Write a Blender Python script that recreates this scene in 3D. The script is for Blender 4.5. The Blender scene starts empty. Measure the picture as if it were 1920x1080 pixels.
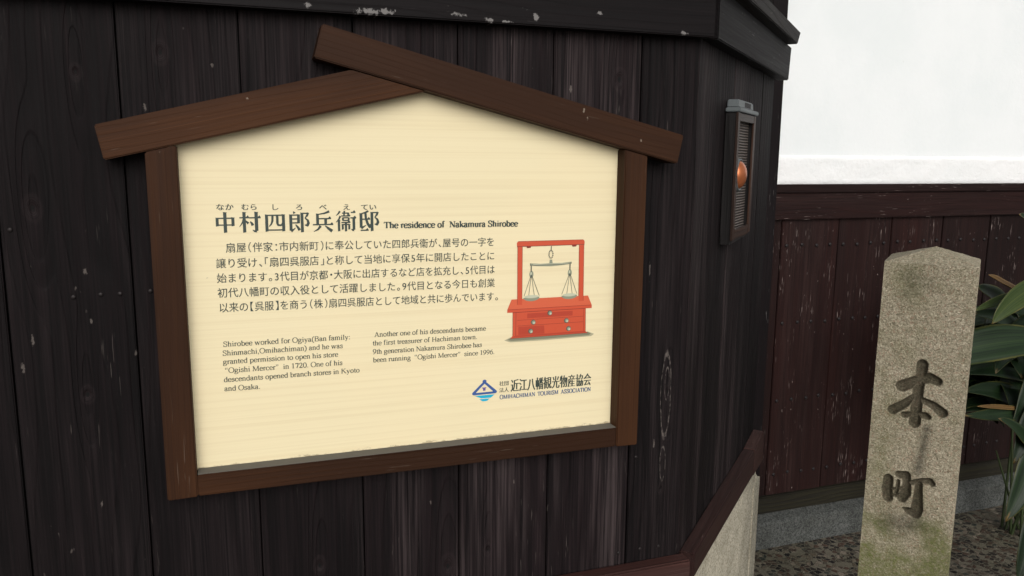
import bpy, bmesh, math, random
import numpy as np
from mathutils import Vector, Matrix, noise as mnoise

random.seed(7)
C = bpy.context.scene.collection
SC = bpy.context.scene
R = math.radians

# ------------------------------------------------------------------ camera
cam_d = bpy.data.cameras.new('camera')
cam = bpy.data.objects.new('camera', cam_d); C.objects.link(cam)
cam_d.sensor_width = 36.0
cam_d.lens = 1497.99 / 1920 * 36.0
cam_d.clip_start = 0.05; cam_d.clip_end = 400
m = Matrix(((0.9434, 0.04669, -0.32835), (-0.33155, 0.1565, -0.93037), (0.00795, 0.98657, 0.16312))).to_4x4()
m.translation = (0, -1.25627, 1.5)
cam.matrix_world = m
SC.camera = cam

# ------------------------------------------------------------------ light: thin overcast
SUN_EL, SUN_AZ = 30.0, 188.0          # azimuth measured clockwise from +Y
w = bpy.data.worlds.new('World'); SC.world = w; w.use_nodes = True
nt = w.node_tree; nt.nodes.clear()
sky = nt.nodes.new('ShaderNodeTexSky'); sky.sky_type = 'NISHITA'; sky.sun_disc = False
sky.sun_elevation = R(SUN_EL); sky.sun_rotation = R(SUN_AZ)
sky.air_density = 1.0; sky.dust_density = 3.0
hs = nt.nodes.new('ShaderNodeHueSaturation'); hs.inputs['Saturation'].default_value = 0.15
bgn = nt.nodes.new('ShaderNodeBackground'); bgn.inputs['Strength'].default_value = 0.10
wo = nt.nodes.new('ShaderNodeOutputWorld')
nt.links.new(sky.outputs[0], hs.inputs['Color']); nt.links.new(hs.outputs[0], bgn.inputs[0]); nt.links.new(bgn.outputs[0], wo.inputs[0])
sun_d = bpy.data.lights.new('sun', 'SUN'); sun_d.energy = 1.5; sun_d.angle = R(45); sun_d.color = (1, 0.965, 0.91)
sun = bpy.data.objects.new('sun', sun_d); C.objects.link(sun)
az, el = R(SUN_AZ), R(SUN_EL)
to_sun = Vector((math.sin(az) * math.cos(el), math.cos(az) * math.cos(el), math.sin(el)))
sun.rotation_euler = to_sun.to_track_quat('Z', 'Y').to_euler()
SC.view_settings.view_transform = 'Standard'; SC.view_settings.look = 'None'
SC.view_settings.exposure = 0.08; SC.view_settings.gamma = 1.0

# ------------------------------------------------------------------ material helper
class NT:
    def __init__(s, name):
        s.m = bpy.data.materials.new(name); s.m.use_nodes = True
        s.t = s.m.node_tree; s.t.nodes.clear()
        s.out = s.n('OutputMaterial'); s.b = s.n('BsdfPrincipled')
        s.l(s.b.outputs[0], s.out.inputs[0])
    def n(s, k): return s.t.nodes.new('ShaderNode' + k)
    def l(s, a, b): s.t.links.new(a, b)
    def put(s, v, sock):
        if hasattr(v, 'is_linked'): s.l(v, sock)
        elif isinstance(v, (tuple, list)) and len(v) == 3 and sock.type == 'RGBA': sock.default_value = (*v, 1)
        else: sock.default_value = v
    def attr(s, name, kind='Vector'):
        a = s.n('Attribute'); a.attribute_name = name; return a.outputs[kind]
    def obj(s): return s.n('TexCoord').outputs['Object']
    def map(s, v, scale=(1, 1, 1), loc=(0, 0, 0)):
        a = s.n('Mapping'); s.l(v, a.inputs[0]); a.inputs['Scale'].default_value = scale; a.inputs['Location'].default_value = loc
        return a.outputs[0]
    def noise(s, v, scale=1, detail=3, rough=.55, dist=0, out='Fac'):
        a = s.n('TexNoise'); s.l(v, a.inputs['Vector']); a.inputs['Scale'].default_value = scale
        a.inputs['Detail'].default_value = detail; a.inputs['Roughness'].default_value = rough; a.inputs['Distortion'].default_value = dist
        return a.outputs[out]
    def vor(s, v, scale=1, feat='F1', out='Distance', rnd=1):
        a = s.n('TexVoronoi'); a.feature = feat; s.l(v, a.inputs['Vector']); a.inputs['Scale'].default_value = scale
        a.inputs['Randomness'].default_value = rnd
        return a.outputs[out]
    def math(s, op, a, b=0.0, c=None, clamp=False):
        n = s.n('Math'); n.operation = op; n.use_clamp = clamp; s.put(a, n.inputs[0]); s.put(b, n.inputs[1])
        if c is not None: s.put(c, n.inputs[2])
        return n.outputs[0]
    def rng(s, v, a, b, c=0., d=1.):
        n = s.n('MapRange'); n.interpolation_type = 'SMOOTHSTEP'; s.put(v, n.inputs[0])
        for i, x in enumerate((a, b, c, d)): n.inputs[1 + i].default_value = x
        return n.outputs[0]
    def ramp(s, v, stops):
        n = s.n('ValToRGB'); s.l(v, n.inputs[0]); e = n.color_ramp.elements
        while len(e) < len(stops): e.new(.5)
        for q, (p, c) in zip(e, stops): q.position = p; q.color = (*c, 1)
        return n.outputs[0]
    def mix(s, f, a, b, mode='MIX'):
        n = s.n('Mix'); n.data_type = 'RGBA'; n.blend_type = mode; s.put(f, n.inputs[0]); s.put(a, n.inputs[6]); s.put(b, n.inputs[7])
        return n.outputs[2]
    def xyz(s, v):
        n = s.n('SeparateXYZ'); s.l(v, n.inputs[0]); return n.outputs
    def bump(s, h, dist=.002, strength=1., nrm=None):
        n = s.n('Bump'); s.put(h, n.inputs['Height']); n.inputs['Distance'].default_value = dist; n.inputs['Strength'].default_value = strength
        if nrm is not None: s.l(nrm, n.inputs['Normal'])
        return n.outputs[0]
    def done(s, col=None, rough=None, nrm=None, spec=None, **k):
        if col is not None: s.put(col, s.b.inputs['Base Color'])
        if rough is not None: s.put(rough, s.b.inputs['Roughness'])
        if nrm is not None: s.l(nrm, s.b.inputs['Normal'])
        if spec is not None: s.put(spec, s.b.inputs['Specular IOR Level'])
        for q, v in k.items(): s.put(v, s.b.inputs[q.replace('_', ' ')])
        return s.m

def plain(name, col, rough=.6, **k):
    return NT(name).done(col, rough, **k)

KNOTS = [(-.082, 1.639, .0085), (-.19, 1.608, .006), (.634, 1.63, .0095), (.329, .793, .011), (.112, .833, .008),
         (-.256, 1.424, .009), (.402, .813, .006), (-.207, 1.154, .007), (.745, .88, .005), (.50, 1.33, .008), (.752, 1.07, .006)]

def wood_mat(name, dark, mid, light, grain=1.0, knots=(), flecks=0.0, fleck_col=(.3, .28, .25), rough=.7, bump=.0012, weather=None, ring_contrast=.5, spec=.3, blot=.45, chips=(), rings=()):
    s = NT(name); g = s.attr('gc'); p = s.attr('pc')
    kd = kf = None
    if knots:                      # bend the grain round the knots
        px = s.xyz(p)
        for kx, kz, kr in knots:
            dx = s.math('MULTIPLY', s.math('SUBTRACT', px[0], kx), 1 / kr)
            dz = s.math('MULTIPLY', s.math('SUBTRACT', px[2], kz), .62 / kr)
            far = s.math('SQRT', s.math('ADD', s.math('MULTIPLY', dx, dx), s.math('MULTIPLY', s.math('MULTIPLY', dz, dz), .05)))
            kf = far if kf is None else s.math('MINIMUM', kf, far)
            d = s.math('SQRT', s.math('ADD', s.math('MULTIPLY', dx, dx), s.math('MULTIPLY', dz, dz)))
            kd = d if kd is None else s.math('MINIMUM', kd, d)
        kd = s.math('ADD', kd, s.math('MULTIPLY', s.math('SUBTRACT', s.noise(s.map(p, (70, 70, 50)), 1, 2), .5), .5))
    wob = s.noise(s.map(g, (5, 5, 1.1)), 1, 2, .5)
    gx = s.xyz(g)
    base = s.math('ADD', s.math('MULTIPLY', gx[0], 34 * grain), s.math('MULTIPLY', wob, 9.0))
    base = s.math('ADD', base, s.math('MULTIPLY', gx[1], 40))
    if kd is not None:
        pull = s.math('MULTIPLY', s.rng(kf, 0., 3.0, 1., 0.), 2.2)
        base = s.math('ADD', base, pull)
    ring = s.math('FRACT', base)
    ring = s.math('MULTIPLY', s.rng(ring, 0., .8), s.rng(ring, .84, 1., 1., 0.))
    fine = s.noise(s.map(g, (420 * grain, 420, 5)), 1, 3, .6)
    fine2 = s.noise(s.map(g, (150 * grain, 150, 2.2)), 1, 4, .65)
    big = s.noise(s.map(g, (9, 9, 1.6)), 1, 3, .6)
    v = s.math('ADD', s.math('MULTIPLY', ring, ring_contrast * .45), s.math('MULTIPLY', fine2, .55))
    v = s.math('ADD', v, s.math('MULTIPLY', s.math('SUBTRACT', fine, .5), .8))
    v = s.math('ADD', v, s.math('MULTIPLY', s.math('SUBTRACT', big, .5), blot))
    col = s.ramp(v, [(.18, dark), (.48, mid), (.82, light)])
    if weather is not None:        # grey weathered streaks
        wn = s.noise(s.map(g, (16, 16, 1.3), (3, 1, 7)), 1, 4, .6)
        wf = s.math('MULTIPLY', s.math('MULTIPLY', s.rng(wn, .40, .66), s.rng(s.math('ADD', s.math('MULTIPLY', fine2, .5), s.math('MULTIPLY', fine, .5)), .40, .62)), s.math('MULTIPLY_ADD', s.attr('rnd', 'Fac'), 1.1, .25))
        col = s.mix(s.math('MULTIPLY', wf, weather[1]), col, weather[0])
    rr = s.attr('rnd', 'Fac')
    col = s.mix(1.0, col, s.ramp(rr, [(0, (.86, .86, .88)), (1, (1.10, 1.10, 1.10))] if name == 'stained_sign_wood' else [(0, (.62, .61, .62)), (1, (1.30, 1.27, 1.25))]), 'MULTIPLY')
    if kd is not None:
        kr_ = s.math('FRACT', s.math('MULTIPLY', kd, 4.2))
        kc = s.mix(kr_, dark, light)
        col = s.mix(s.math('MULTIPLY', s.rng(kd, .75, 1.15, 1., 0.), .6), col, kc)
        halo = s.math('MULTIPLY', s.rng(kd, .95, 1.15), s.rng(kd, 1.2, 1.6, 1., 0.))
        col = s.mix(s.math('MULTIPLY', halo, .12), col, (light[0] * 1.8, light[1] * 1.8, light[2] * 1.8))
        col = s.mix(s.rng(kd, .16, .34, .9, 0.), col, (.004, .004, .004))
    if flecks:
        fth = .715 if name == 'red_brown_boards' else .735
        fn = s.noise(s.map(g, (95, 95, 40), (9, 4, 2)), 1, 2, .7)
        fm = s.noise(s.map(g, (9, 9, 5)), 1, 2)
        ff = s.math('MULTIPLY', s.rng(fn, fth, fth + .04), s.rng(fm, .44, .60))
        fn2 = s.noise(s.map(g, (310, 310, 17), (1, 2, 5)), 1, 2, .6)
        fm2 = s.noise(s.map(g, (13, 13, 5), (5, 5, 5)), 1, 3)
        ff2 = s.math('MULTIPLY', s.rng(fn2, fth - .075, fth - .01), s.rng(fm2, .50, .64))
        col = s.mix(s.math('MULTIPLY', s.math('MAXIMUM', ff, ff2), flecks, clamp=True), col, fleck_col)
    if chips or rings:
        px = s.xyz(p); cn = s.noise(s.map(p, (150, 150, 110)), 1, 3, .7); cn2 = s.noise(s.map(p, (45, 45, 22)), 1, 2, .6); mk = None
        for lst, is_ring in ((chips, 0), (rings, 1)):
            for kx, kz, rx, rz in lst:
                dx = s.math('MULTIPLY', s.math('SUBTRACT', px[0], kx), 1 / rx); dz = s.math('MULTIPLY', s.math('SUBTRACT', px[2], kz), 1 / rz)
                d = s.math('SQRT', s.math('ADD', s.math('MULTIPLY', dx, dx), s.math('MULTIPLY', dz, dz)))
                if is_ring:
                    d = s.math('ADD', d, s.math('MULTIPLY', s.math('SUBTRACT', cn2, .5), .45))
                    e = s.math('MULTIPLY', s.math('MULTIPLY', s.rng(d, .86, .95), s.rng(d, .99, 1.10, 1., 0.)), s.rng(cn, .40, .60, .05, .6))
                else:
                    e = s.rng(s.math('ADD', d, s.math('MULTIPLY', s.math('SUBTRACT', cn, .5), 4.2)), .55, .95, .48, 0.)
                mk = e if mk is None else s.math('MAXIMUM', mk, e)
        col = s.mix(mk, col, fleck_col)
    h = s.math('ADD', s.math('MULTIPLY', ring, .5), s.math('MULTIPLY', fine2, .9))
    if kd is not None: h = s.math('SUBTRACT', h, s.rng(kd, .2, .9, 1.2, 0.))
    nrm = s.bump(h, bump)
    ro = s.math('ADD', s.math('MULTIPLY', fine2, .3), rough - .15)
    return s.done(col, ro, nrm, spec)

M = {}
CHIPS = [(-.198, 1.335, .0035, .007), (-.106, 1.565, .003, .008), (-.015, 1.625, .003, .006), (-.195, 1.262, .003, .005), (-.14, 1.21, .003, .006), (-.20, .985, .0025, .008), (-.045, 1.50, .005, .003),
         (.545, 1.61, .004, .010), (.553, 1.575, .003, .008), (.235, 1.655, .002, .010), (.45, .935, .002, .008), (.30, .915, .002, .006), (.705, 1.30, .002, .02), (.727, .97, .002, .012), (-.285, 1.20, .004, .012), (-.27, 1.24, .003, .010), (.018, 1.53, .012, .003)]
M['cladding'] = wood_mat('charred_planks', (.0026, .0014, .0018), (.0090, .0054, .0062), (.0280, .0190, .0198), 1.0, KNOTS, .32, (.17, .145, .13), .74, .0022, ((.062, .048, .049), .45), .20, .16, .6, [(a_, b_, c_ * .75, d_ * .75) for a_, b_, c_, d_ in CHIPS], [(.748, 1.062, .0105, .082), (.747, .93, .006, .035), (.750, 1.085, .0045, .03)])
M['trim'] = wood_mat('black_brown_trim', (.0035, .0021, .0026), (.0070, .0042, .0049), (.0130, .0083, .0088), 1.6, (), .3, (.35, .33, .32), .66, .0004, None, .10, .16, .6,
                     [(.205, 1.7085, .020, .0045), (.232, 1.7095, .014, .004), (.344, 1.7125, .010, .003), (.391, 1.7075, .008, .003), (.420, 1.7065, .010, .002), (.470, 1.7165, .006, .005), (.738, 1.7075, .008, .003), (.12, 1.712, .006, .004), (.58, 1.73, .007, .003)])
M['cap'] = wood_mat('weathered_cap', (.008, .006, .0055), (.021, .0165, .0145), (.045, .036, .032), 1.6, (), 1., (.32, .30, .27), .75, .0015, ((.085, .07, .062), .5), .2)
M['sill'] = wood_mat('red_brown_sill', (.024, .0085, .0068), (.045, .0165, .0132), (.075, .036, .030), 1.4, (), .3, (.25, .18, .16), .66, .0005, ((.07, .050, .045), .3), .12)
M['signwood'] = wood_mat('stained_sign_wood', (.029, .0105, .0036), (.047, .0172, .0056), (.072, .0285, .0098), 3.4, (), .15, (.34, .28, .22), .66, .0003, ((.026, .011, .0055), .6), .10, .16, 1.5, [(.556, 1.5605, .0022, .004), (.549, 1.575, .002, .005), (.655, 1.528, .002, .003), (.03, 1.577, .002, .002)])
M['redwood'] = wood_mat('red_brown_boards', (.0080, .0019, .0015), (.0160, .0041, .0032), (.029, .0090, .0070), 1.2, (), .75, (.30, .24, .22), .66, .0006, ((.036, .021, .019), .4), .14, .2, .8)
M['kick'] = wood_mat('mossy_kickboard', (.0075, .006, .003), (.0145, .0125, .005), (.028, .026, .010), 1.5, (), .2, (.12, .12, .08), .8, .001)
M['lampwood'] = wood_mat('lamp_wood', (.014, .0065, .004), (.034, .015, .009), (.07, .035, .02), 3, (), .2, (.2, .15, .1), .5, .0004)
M['lampdark'] = wood_mat('lamp_dark_wood', (.004, .0032, .0032), (.0085, .0072, .0072), (.018, .016, .016), 3, (), .2, (.2, .18, .17), .5, .0004)

def concrete_mat(name, c0, c1, c2, size=1., moss=0.):
    s = NT(name); o = s.obj()
    a = s.noise(o, 420 * size, 3, .7); b = s.noise(o, 14, 4, .6); c = s.vor(o, 260 * size, out='Color')
    v = s.math('ADD', s.math('MULTIPLY', a, .55), s.math('MULTIPLY', s.xyz(c)[0], .45))
    col = s.ramp(v, [(.25, c0), (.5, c1), (.8, c2)])
    col = s.mix(s.rng(b, .3, .75), col, s.mix(1., col, (.72, .72, .70), 'MULTIPLY'))
    if moss:
        z = s.xyz(o)[2]
        f = s.math('MULTIPLY', s.rng(s.math('ADD', z, s.math('MULTIPLY', b, .3)), .12, .34, 1., 0.), moss)
        col = s.mix(f, col, (.045, .055, .018))
    return s.done(col, .9, s.bump(a, .0015), .25)
M['concrete'] = concrete_mat('washed_beige_concrete', (.26, .235, .18), (.52, .475, .375), (.68, .63, .52))
M['plinth'] = concrete_mat('grey_plinth', (.03, .032, .031), (.075, .079, .075), (.12, .123, .115), .8)

def plaster_mat(name, base, rough_scale, bump):
    s = NT(name); o = s.obj()
    a = s.noise(o, rough_scale, 5, .65); b = s.noise(o, 3.2, 4, .6)
    f = s.noise(s.map(o, (26, 26, 20)), 1, 3, .7); f2 = s.noise(o, 2.3, 2)
    col = s.mix(s.rng(b, .35, .75), base, (base[0] * .94, base[1] * .955, base[2] * .955))
    col = s.mix(s.math('MULTIPLY', s.math('MULTIPLY', s.rng(f, .70, .80), s.rng(f2, .48, .62)), .35), col, (.45, .42, .38))
    return s.done(col, .9, s.bump(a, bump), .2)
M['plaster'] = plaster_mat('white_plaster', (.82, .84, .845), 60, .0012)
M['plasterband'] = plaster_mat('rough_white_plaster', (.86, .86, .86), 55, .004)

# the notice panel: cream board with a faint printed timber grain
s = NT('cream_panel'); o = s.obj()
l1 = s.noise(s.map(o, (1.1, 1, 165)), 1, 3, .6, .15); l2 = s.noise(s.map(o, (.8, 1, 460), (3, 0, 1)), 1, 2, .5)
b = s.noise(o, 5, 2)
f = s.math('MULTIPLY', s.rng(l1, .44, .66), .55); f = s.math('ADD', f, s.math('MULTIPLY', s.rng(l2, .5, .75), .35), clamp=True)
pc = s.mix(f, (.80, .70, .46), (.73, .62, .39))
pc = s.mix(s.math('MULTIPLY', s.rng(b, .4, .7), .25), pc, (.85, .71, .45))
sp = s.noise(o, 95, 1); sp2 = s.noise(o, 6, 1)
pc = s.mix(s.math('MULTIPLY', s.math('MULTIPLY', s.rng(sp, .80, .84), s.rng(sp2, .55, .6)), .7), pc, (.1, .07, .04))
zz_ = s.xyz(o)[2]; gr_n = s.noise(s.map(o, (60, 1, 120)), 1, 4, .75)
pc = s.mix(s.math('MULTIPLY', s.rng(s.math('ADD', zz_, s.math('MULTIPLY', gr_n, -.022)), 1.0150, 1.0190, .55, 0.), 1.), pc, (.16, .105, .05))
M['panel'] = s.done(pc, .55, s.bump(l1, .0001), .3)
M['dust'] = NT('dusty_ledge').done((.105, .098, .085), .9)

# granite marker with moss and stains (per-vertex masks of the stains and of the carved strokes)
s = NT('granite'); o = s.obj()
a = s.noise(o, 420, 3, .75); c = s.vor(o, 330, out='Color'); c2 = s.vor(o, 620, out='Color'); big = s.noise(o, 16, 4, .65)
v = s.math('ADD', s.math('MULTIPLY', a, .55), s.math('ADD', s.math('MULTIPLY', s.xyz(c)[0], .28), s.math('MULTIPLY', s.xyz(c2)[1], .22)))
col = s.ramp(v, [(.22, (.065, .055, .038)), (.37, (.215, .187, .130)), (.56, (.325, .285, .205)), (.80, (.54, .48, .37))])
pk = s.rng(s.xyz(c)[2], .86, .93)
col = s.mix(s.math('MULTIPLY', pk, .4), col, (.30, .17, .12))
col = s.mix(s.math('MULTIPLY', s.rng(big, .42, .68), .55), col, s.mix(1., col, (.68, .70, .60), 'MULTIPLY'))
moss = s.attr('moss', 'Fac'); stain = s.attr('stain', 'Fac'); carve = s.attr('carve', 'Fac')
mn = s.noise(o, 120, 4, .7)
col = s.mix(s.math('MULTIPLY', moss, s.rng(mn, .25, .7, .35, .95)), col, s.mix(mn, (.045, .058, .012), (.15, .165, .042)))
col = s.mix(s.math('MULTIPLY', stain, s.rng(mn, .2, .75, .4, .9)), col, (.035, .033, .025))
col = s.mix(s.math('MULTIPLY', carve, .95), col, s.mix(1., col, (.21, .20, .175), 'MULTIPLY'))
M['granite'] = s.done(col, .88, s.bump(a, .0012), .3)

# washed pebble ground
s = NT('pebble_paving'); o = s.obj()
warp = s.n('VectorMath'); warp.operation = 'ADD'; s.l(o, warp.inputs[0])
wn = s.noise(o, 30, 2, .5, 0, 'Color'); wsc = s.n('VectorMath'); wsc.operation = 'SCALE'; s.l(wn, wsc.inputs[0]); wsc.inputs['Scale'].default_value = .018
s.l(wsc.outputs[0], warp.inputs[1]); q = warp.outputs[0]
ed = s.vor(q, 50, 'DISTANCE_TO_EDGE'); cc = s.xyz(s.vor(q, 50, out='Color'))
peb = s.ramp(cc[0], [(0, (.010, .009, .009)), (.3, (.035, .028, .024)), (.5, (.085, .05, .036)), (.65, (.036, .042, .036)), (.8, (.12, .095, .07)), (1, (.24, .20, .16))])
keep = s.math('MULTIPLY', s.rng(ed, .05, .11), s.rng(cc[1], .18, .22))
g = s.noise(o, 260, 3, .7); big = s.noise(o, 5, 3)
mort = s.mix(g, (.075, .066, .05), (.20, .178, .135))
col = s.mix(keep, mort, peb)
col = s.mix(s.rng(big, .35, .7), col, s.mix(1., col, (.72, .74, .68), 'MULTIPLY'))
h = s.math('ADD', s.math('MULTIPLY', keep, s.math('ADD', .4, s.math('MULTIPLY', cc[2], .6))), s.math('MULTIPLY', g, .25))
M['ground'] = s.done(col, s.math('SUBTRACT', .8, s.math('MULTIPLY', keep, .3)), s.bump(h, .006), .35)

M['ink'] = plain('dark_green_black_ink', (.026, .043, .036), .5)
M['ink_blue'] = plain('navy_ink', (.035, .085, .20), .5)
M['logo_blue'] = plain('logo_blue', (.035, .095, .30), .5)
M['logo_purple'] = plain('logo_purple', (.13, .09, .30), .5)
M['logo_cyan'] = plain('logo_cyan', (.0, .40, .62), .5)
M['p_red'] = plain('print_red', (.56, .075, .028), .5)
M['p_red_lit'] = plain('print_light_red', (.62, .11, .045), .5)
M['p_red_dark'] = plain('print_dark_red', (.43, .045, .018), .5)
M['p_maroon'] = plain('print_maroon', (.19, .022, .012), .5)
M['p_grey'] = plain('print_grey_green', (.25, .27, .19), .5)
M['p_grey_dark'] = plain('print_dark_grey', (.075, .085, .065), .5)
M['p_grey_lit'] = plain('print_pale_grey', (.52, .53, .39), .5)
M['p_shadow'] = plain('print_shadow', (.40, .37, .24), .5)
M['p_shadow2'] = plain('print_shadow_core', (.20, .20, .13), .5)
M['nail'] = plain('nail_iron', (.016, .012, .012), .55, Metallic=.4)
M['lampmetal'] = NT('galvanised_cap').done((.12, .135, .14), .5, None, .5, Metallic=.35)
M['black'] = plain('black_slots', (.012, .010, .010), .6)
M['copper'] = plain('amber_copper_dome', (.50, .155, .06), .34, Metallic=.6)
s = NT('ribbed_reed'); o = s.attr('gc'); z = s.xyz(o)[2]
n_ = s.noise(o, 30, 2)
wv = s.math('SINE', s.math('ADD', s.math('MULTIPLY', z, 2 * math.pi / .0058), s.math('MULTIPLY', n_, 3.)))
col = s.mix(s.rng(wv, -.6, .8), (.020, .014, .012), (.15, .125, .11))
M['ribs'] = s.done(col, .6, s.bump(wv, .001), .4)

def leaf_mat(name, c_dark, c_mid, edge, dried=False):
    s = NT(name); uv = s.attr('lc'); x = s.xyz(uv)      # lc = (across -1..1, along 0..1, random)
    vein = s.noise(s.map(uv, (16, 1.2, 9)), 1, 2, .5); blot = s.noise(s.map(uv, (2, 5, 8)), 1, 3)
    col = s.mix(s.rng(vein, .3, .7), c_dark, c_mid)
    ax = s.math('ABSOLUTE', x[0])
    col = s.mix(s.math('MULTIPLY', s.rng(ax, .0, .07, 1., 0.), .5), col, (c_mid[0] * 2, c_mid[1] * 1.7, c_mid[2] * 1.4))
    col = s.mix(s.math('MULTIPLY', s.rng(ax, .86, .97), s.rng(blot, .4, .6, .25, 1.)), col, edge)
    tipn = s.math('ADD', x[1], s.math('MULTIPLY', s.math('SUBTRACT', blot, .5), .25))
    col = s.mix(s.math('MULTIPLY', s.rng(tipn, .93, 1.02), .8), col, (.17, .10, .035))
    col = s.mix(1., col, s.ramp(x[2], [(0, (.55, .6, .6)), (1, (1.35, 1.3, 1.2))]), 'MULTIPLY')
    return s.done(col, .46, s.bump(vein, .0006), .25)
M['leaf'] = leaf_mat('green_leaf', (.004, .0115, .004), (.011, .026, .0075), (.06, .06, .016))
M['leaf_light'] = leaf_mat('pale_green_leaf', (.018, .034, .008), (.040, .060, .014), (.10, .09, .03))
M['leaf_dry'] = leaf_mat('dried_leaf', (.06, .034, .012), (.13, .072, .022), (.20, .13, .045))
M['stem'] = plain('leaf_stem', (.030, .045, .014), .5)

# ------------------------------------------------------------------ object helpers
def put(o, parent=None):
    C.objects.link(o)
    if parent is not None:
        o.parent = parent; o.matrix_parent_inverse = Matrix.Identity(4)
        o.location = -parent.location        # parts are modelled in world coordinates
    return o
def thing(name, loc, label, cat, group=None):
    o = bpy.data.objects.new(name, None); C.objects.link(o); o.location = loc; o.empty_display_size = .05
    o['label'] = label; o['category'] = cat
    if group: o['group'] = group
    return o
def mesh_obj(name, verts, faces, mat, parent=None, attrs=None, smooth=False, mats=None, idx=None):
    me = bpy.data.meshes.new(name); me.from_pydata([tuple(v) for v in verts], [], faces)
    for mm in (mats or [mat]): me.materials.append(mm)
    if idx is not None: me.polygons.foreach_set('material_index', idx)
    for k, (kind, data) in (attrs or {}).items():
        a = me.attributes.new(k, kind, 'POINT')
        a.data.foreach_set('vector' if kind == 'FLOAT_VECTOR' else 'value', np.asarray(data, dtype=np.float32).ravel())
    if smooth: me.polygons.foreach_set('use_smooth', [True] * len(me.polygons))
    me.update()
    return put(bpy.data.objects.new(name, me), parent)

class Timber:
    """collects bevelled prisms with grain coordinates (gc: shifted per piece, pc: place on the wall)"""
    def __init__(s): s.v, s.f, s.gc, s.pc, s.rnd = [], [], [], [], []
    def prism(s, poly, o, ux, uy, un, d0, d1, grain, bevel=.0015, rnd=None, jit=0.):
        """poly in (ux,uy) plane at o, extruded along un from d0 to d1; grain = world direction of the fibres"""
        bm = bmesh.new()
        a = [bm.verts.new(o + ux * p[0] + uy * p[1] + un * d0) for p in poly]
        b = [bm.verts.new(o + ux * p[0] + uy * p[1] + un * d1) for p in poly]
        n = len(poly)
        bm.faces.new(a); bm.faces.new(b[::-1])
        for i in range(n): bm.faces.new((a[i], b[i], b[(i + 1) % n], a[(i + 1) % n]))
        bmesh.ops.recalc_face_normals(bm, faces=bm.faces)
        if bevel: bmesh.ops.bevel(bm, geom=list(bm.edges), offset=bevel, segments=2, affect='EDGES', clamp_overlap=True)
        rnd = random.random() if rnd is None else rnd
        across = grain.cross(un).normalized() if abs(grain.dot(un)) < .9 else grain.cross(ux).normalized()
        depth = grain.cross(across)
        off = Vector((rnd * 17.3, rnd * 5.1, rnd * 31.7)); base = len(s.v)
        bm.verts.index_update()
        for q in bm.verts:
            c = q.co
            s.v.append(c.copy()); s.gc.append(Vector((c.dot(across), c.dot(depth), c.dot(grain))) + off)
            dd = c - o; s.pc.append((c.x if abs(ux.y) < .1 else 9., 0, c.z)); s.rnd.append(rnd)
        for fc in bm.faces: s.f.append([base + q.index for q in fc.verts])
        bm.free()
    def box(s, o, ux, uy, un, x0, x1, y0, y1, d0, d1, grain, **k):
        s.prism([(x0, y0), (x1, y0), (x1, y1), (x0, y1)], o, ux, uy, un, d0, d1, grain, **k)
    def build(s, name, mat, parent=None):
        return mesh_obj(name, s.v, s.f, mat, parent, dict(gc=('FLOAT_VECTOR', s.gc), pc=('FLOAT_VECTOR', s.pc), rnd=('FLOAT', s.rnd)))

X, Y, Z = Vector((1, 0, 0)), Vector((0, 1, 0)), Vector((0, 0, 1))
O = Vector((0, 0, 0))
HD = R(43.7)
U = Vector((math.cos(HD), math.sin(HD), 0)); N = Vector((math.sin(HD), -math.cos(HD), 0))   # splayed facet: along, outward
P0 = Vector((.788, 0, 0))
FRONT = Vector((0, -1, 0))
def miter(off):   # x on the front facet where the two offset faces meet
    return .788 + off * math.tan(HD / 2)
def miter_s(off): return off * math.tan(HD / 2)

# ------------------------------------------------------------------ ground
gv, gf = [], []
gx = [-40, -6, -2, 0, 1, 2, 3, 4, 6, 40]; gy = [-40, -6, -2, 0, 1, 2, 6, 40]
for y_ in gy:
    for x_ in gx: gv.append((x_, y_, 0))
for j in range(len(gy) - 1):
    for i in range(len(gx) - 1):
        a = j * len(gx) + i; gf.append((a, a + 1, a + len(gx) + 1, a + len(gx)))
gr = mesh_obj('ground', gv, gf, M['ground']); gr['kind'] = 'structure'

# ------------------------------------------------------------------ black plank wall with splayed corner
wall = thing('plank_wall', (.788, 0, 0), 'black weathered plank wall with splayed corner, carrying the house-shaped notice board', 'wall')
t = Timber()
seams = [-1.114, -.951, -.788, -.625, -.461, -.298, -.1375, .023, .186, .350, .5135, .676, .788]
tone = [.3, .3, .2, .1, .12, .15, .3, .42, .72, .85, .95, .32]
for (a, b), tn in zip(zip(seams, seams[1:]), tone):
    dz = random.uniform(-.0015, .0015)
    last = b == .788
    t.prism([(a + .0013, .70), (b - (.0013 if not last else .0), .70), (b - (.0013 if not last else 0), 1.76), (a + .0013, 1.76)], O, X, Z, FRONT, -.018, dz if not last else 0, Z, bevel=.0016, rnd=tn)
ss = [.003, .150, .305, .47, .63, .785]
for a, b in zip(ss, ss[1:]):
    t.box(P0, U, Z, N, a + .0008, b - .0008, .66, 1.76, -.018, random.uniform(-.001, .001), Z, bevel=.0012)
t.build('cladding', M['cladding'], wall)
bk = Timber()
bk.prism([(-1.114, .0), (.775, .0), (1.30, .50), (1.30, .62), (-1.114, .14)], O, X, Y, Z, 0.0, 1.78, Z, bevel=0)
bk.v = [v + Vector((0, .025, 0)) for v in bk.v]
bk.build('backing', M['trim'], wall)
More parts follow.
